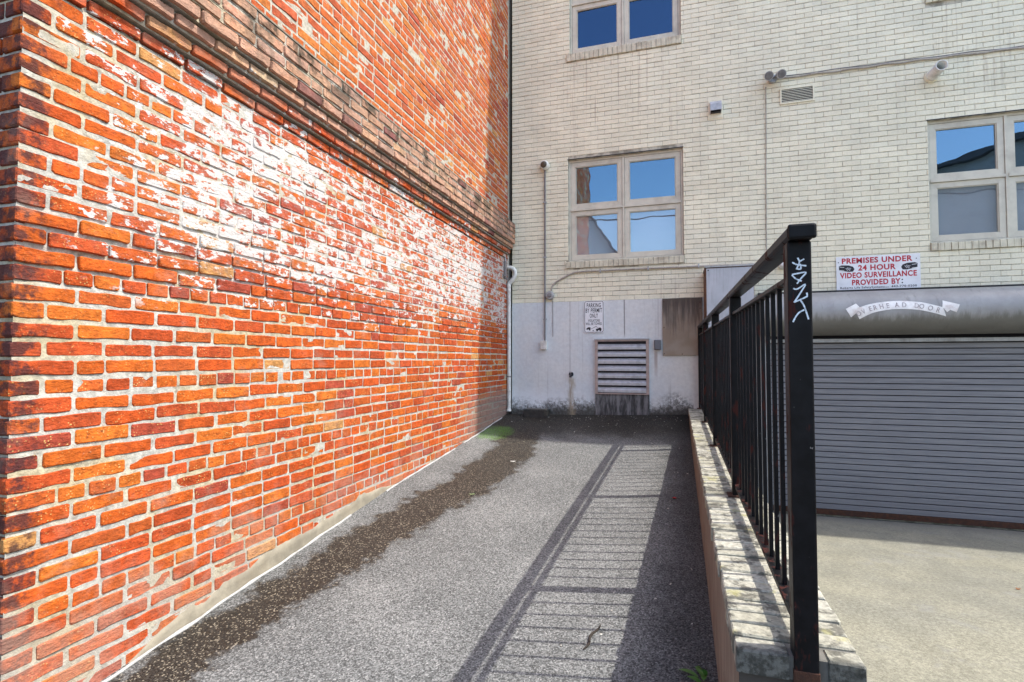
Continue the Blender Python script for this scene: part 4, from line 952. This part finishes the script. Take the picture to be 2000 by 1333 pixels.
for q in range(11):
    m = MB(); m.add(*leaf_mesh((wx + lr.uniform(-.02, .015), wy + lr.uniform(-.05, .05), wz + lr.uniform(0, .03)), lr.uniform(1.6, 4.9), lr.uniform(.3, 1.2), lr.uniform(.05, .10), lr.uniform(.009, .017)), True); m.build('leaf', M_LEAF, wd_)
def scrap(name, lab, cat, x, y, s_, mat, zf=ramp_z, seed=0, asp=.5):
    r2 = random.Random(seed); n_ = 9; z = zf(x, y) + .006; P = [(x, y, z + .004)]; a0 = r2.uniform(0, 3)
    for i in range(n_):
        a = 2 * math.pi * i / n_; rr = s_ * r2.uniform(.75, 1.1); u, v = rr * math.cos(a), rr * asp * math.sin(a); P.append((x + u * math.cos(a0) - v * math.sin(a0), y + u * math.sin(a0) + v * math.cos(a0), z + r2.uniform(-.002, .006)))
    m = MB(); m.add(P, [(0, i + 1, (i + 1) % n_ + 1) for i in range(n_)]); m.add([(p[0], p[1], p[2] - .0025) for p in P], [(0, (i + 1) % n_ + 1, i + 1) for i in range(n_)])
    o = m.build(name, mat); tag(o, lab, cat); return o
dz2 = lambda x, y: drive_z(y)
scrap('paper_scrap', 'white paper scrap at the edge of the wet trail', 'litter', .70, -2.22, .032, M_PAPER, seed=1)
scrap('red_petal', 'tiny red petal in the shade beside the ramp wall', 'petal', 2.28, -3.05, .022, worn('red_petal', (.5, .02, .02), .6), seed=2, asp=.6)
scrap('green_leaf', 'small pale green leaf on the right edge of the wet trail', 'leaf', .66, -3.25, .026, worn('pale_leaf', (.25, .36, .16), .6), seed=3)
scrap('dry_leaf', 'small brown leaf on the concrete driveway at the right edge', 'leaf', 4.55, -2.83, .022, M_DRY, dz2, 4)
scrap('plastic_lid', 'broken white lid on the driveway in the bottom right corner', 'litter', 3.94, -4.22, .045, M_PAPER, dz2, 5, .7)
scrap('dead_leaf', 'crumpled brown leaf lying on the capping at the second post', 'leaf', 2.685, -4.30, .03, M_DRY, lambda x, y: cap_z(y) + .004, 6)
tw_ = MB(); p0 = Vector((1.90, -5.04, 0)); d_ = Vector((.045, .20, 0))
tp = [(p0.x + d_.x * t + .008 * math.sin(t * 9), p0.y + d_.y * t, ramp_z(p0.x + d_.x * t, p0.y + d_.y * t) + .006) for t in rng(0, 1, 10)]
o = tw_.tube(tp, [.003, .005, .006, .006, .005, .007, .006, .005, .005, .004, .002], 6).build('twig', worn('twig_bark', (.035, .028, .022), .9, .3, 60)); tag(o, 'short dark twig lying among the railing shadows on the ramp', 'twig')
gr_ = random.Random(9); m = MB(); m2_ = MB()
for q in range(150):
    if q < 90: x, y = gr_.uniform(.15, 2.38), -abs(gr_.gauss(.0, .38)) - .06
    elif q < 125: x, y = gr_.uniform(1.9, 2.4), gr_.uniform(-5, -.4)
    else: x, y = gr_.uniform(.1, 2.3), gr_.uniform(-5.5, -1)
    s_ = gr_.uniform(.004, .012) * (1 if q < 110 else .6); z = ramp_z(x, y); P = [(x + s_ * gr_.uniform(-1, 1), y + s_ * gr_.uniform(-1, 1), z + s_ * gr_.uniform(-.2, 1)) for _ in range(6)]
    bmx = bmesh.new(); [bmx.verts.new(p) for p in P]; bmesh.ops.convex_hull(bmx, input=bmx.verts); m.bm(bmx)
o = m.build('grit', worn('grit_stone', (.42, .40, .35), .9, .3, 50)); tag(o, 'pale grit and crumbs scattered over the asphalt ramp', 'grit', kind='stuff')

# ------------------------------------------------------------------ across the street, seen only in the window reflections
M_ROOF = worn('dark_roof', (.06, .062, .07), .8, .2, 2); M_HW = worn('house_wall', (.40, .38, .35), .85, .1, 2); M_HWH = worn('white_siding', (.70, .70, .68), .8, .08, 2)
def house(name, lab, x0, x1, xr, ze, zr_, y0, y1, mw, mr):
    t = thing(name, lab, 'house', ((x0 + x1) / 2, (y0 + y1) / 2, .58)); m = MB(); m.extr([(x0, .3), (x1, .3), (x1, ze), (xr, zr_), (x0, ze)], 'y', y0, y1); m.build('wall', mw, t)
    r_ = MB()
    for xa in (x0, x1):
        s_ = .4 if xa > xr else -.4; k_ = (zr_ - ze) / abs(xr - xa) * .4
        r_.extr([(xr, zr_ + .02), (xa + s_, ze - k_ + .02), (xa + s_, ze - k_ + .20), (xr, zr_ + .22)], 'y', y0 - .4, y1 + .4)
    r_.build('roof', mr, t); 
    for xx in rng(x0 + 1, x1 - 2, 2): MB().box(xx, xx + 1.1, y1, y1 + .05, 2, 3.5).build('window', M_DARK, t)
house('dark_roof_house', 'house with dark low roof reflected in the right window', 10.2, 25, 17.6, 9.2, 11.6, -30, -20, M_HW, M_ROOF)
house('white_gable_house', 'white steep gabled house reflected low in the middle window', -7.2, -1.0, -4.1, 6.9, 11.5, -30, -20, M_HWH, M_ROOF)
for lab, z, sag in (('upper utility cable reflected in the middle window', 7.25, .35), ('lower utility cable reflected in the middle window', 6.85, .25), ('thin utility cable reflected near the top of lower panes', 7.45, .5)):
    pts = [(x, -12 + .1 * z, z - sag * (1 - ((x - 2) / 30) ** 2) + .3) for x in rng(-28, 32, 30)]
    o = MB().tube(pts, .022, 6).build('utility_cable', M_BLACK); tag(o, lab, 'cable', 'cables along the street')
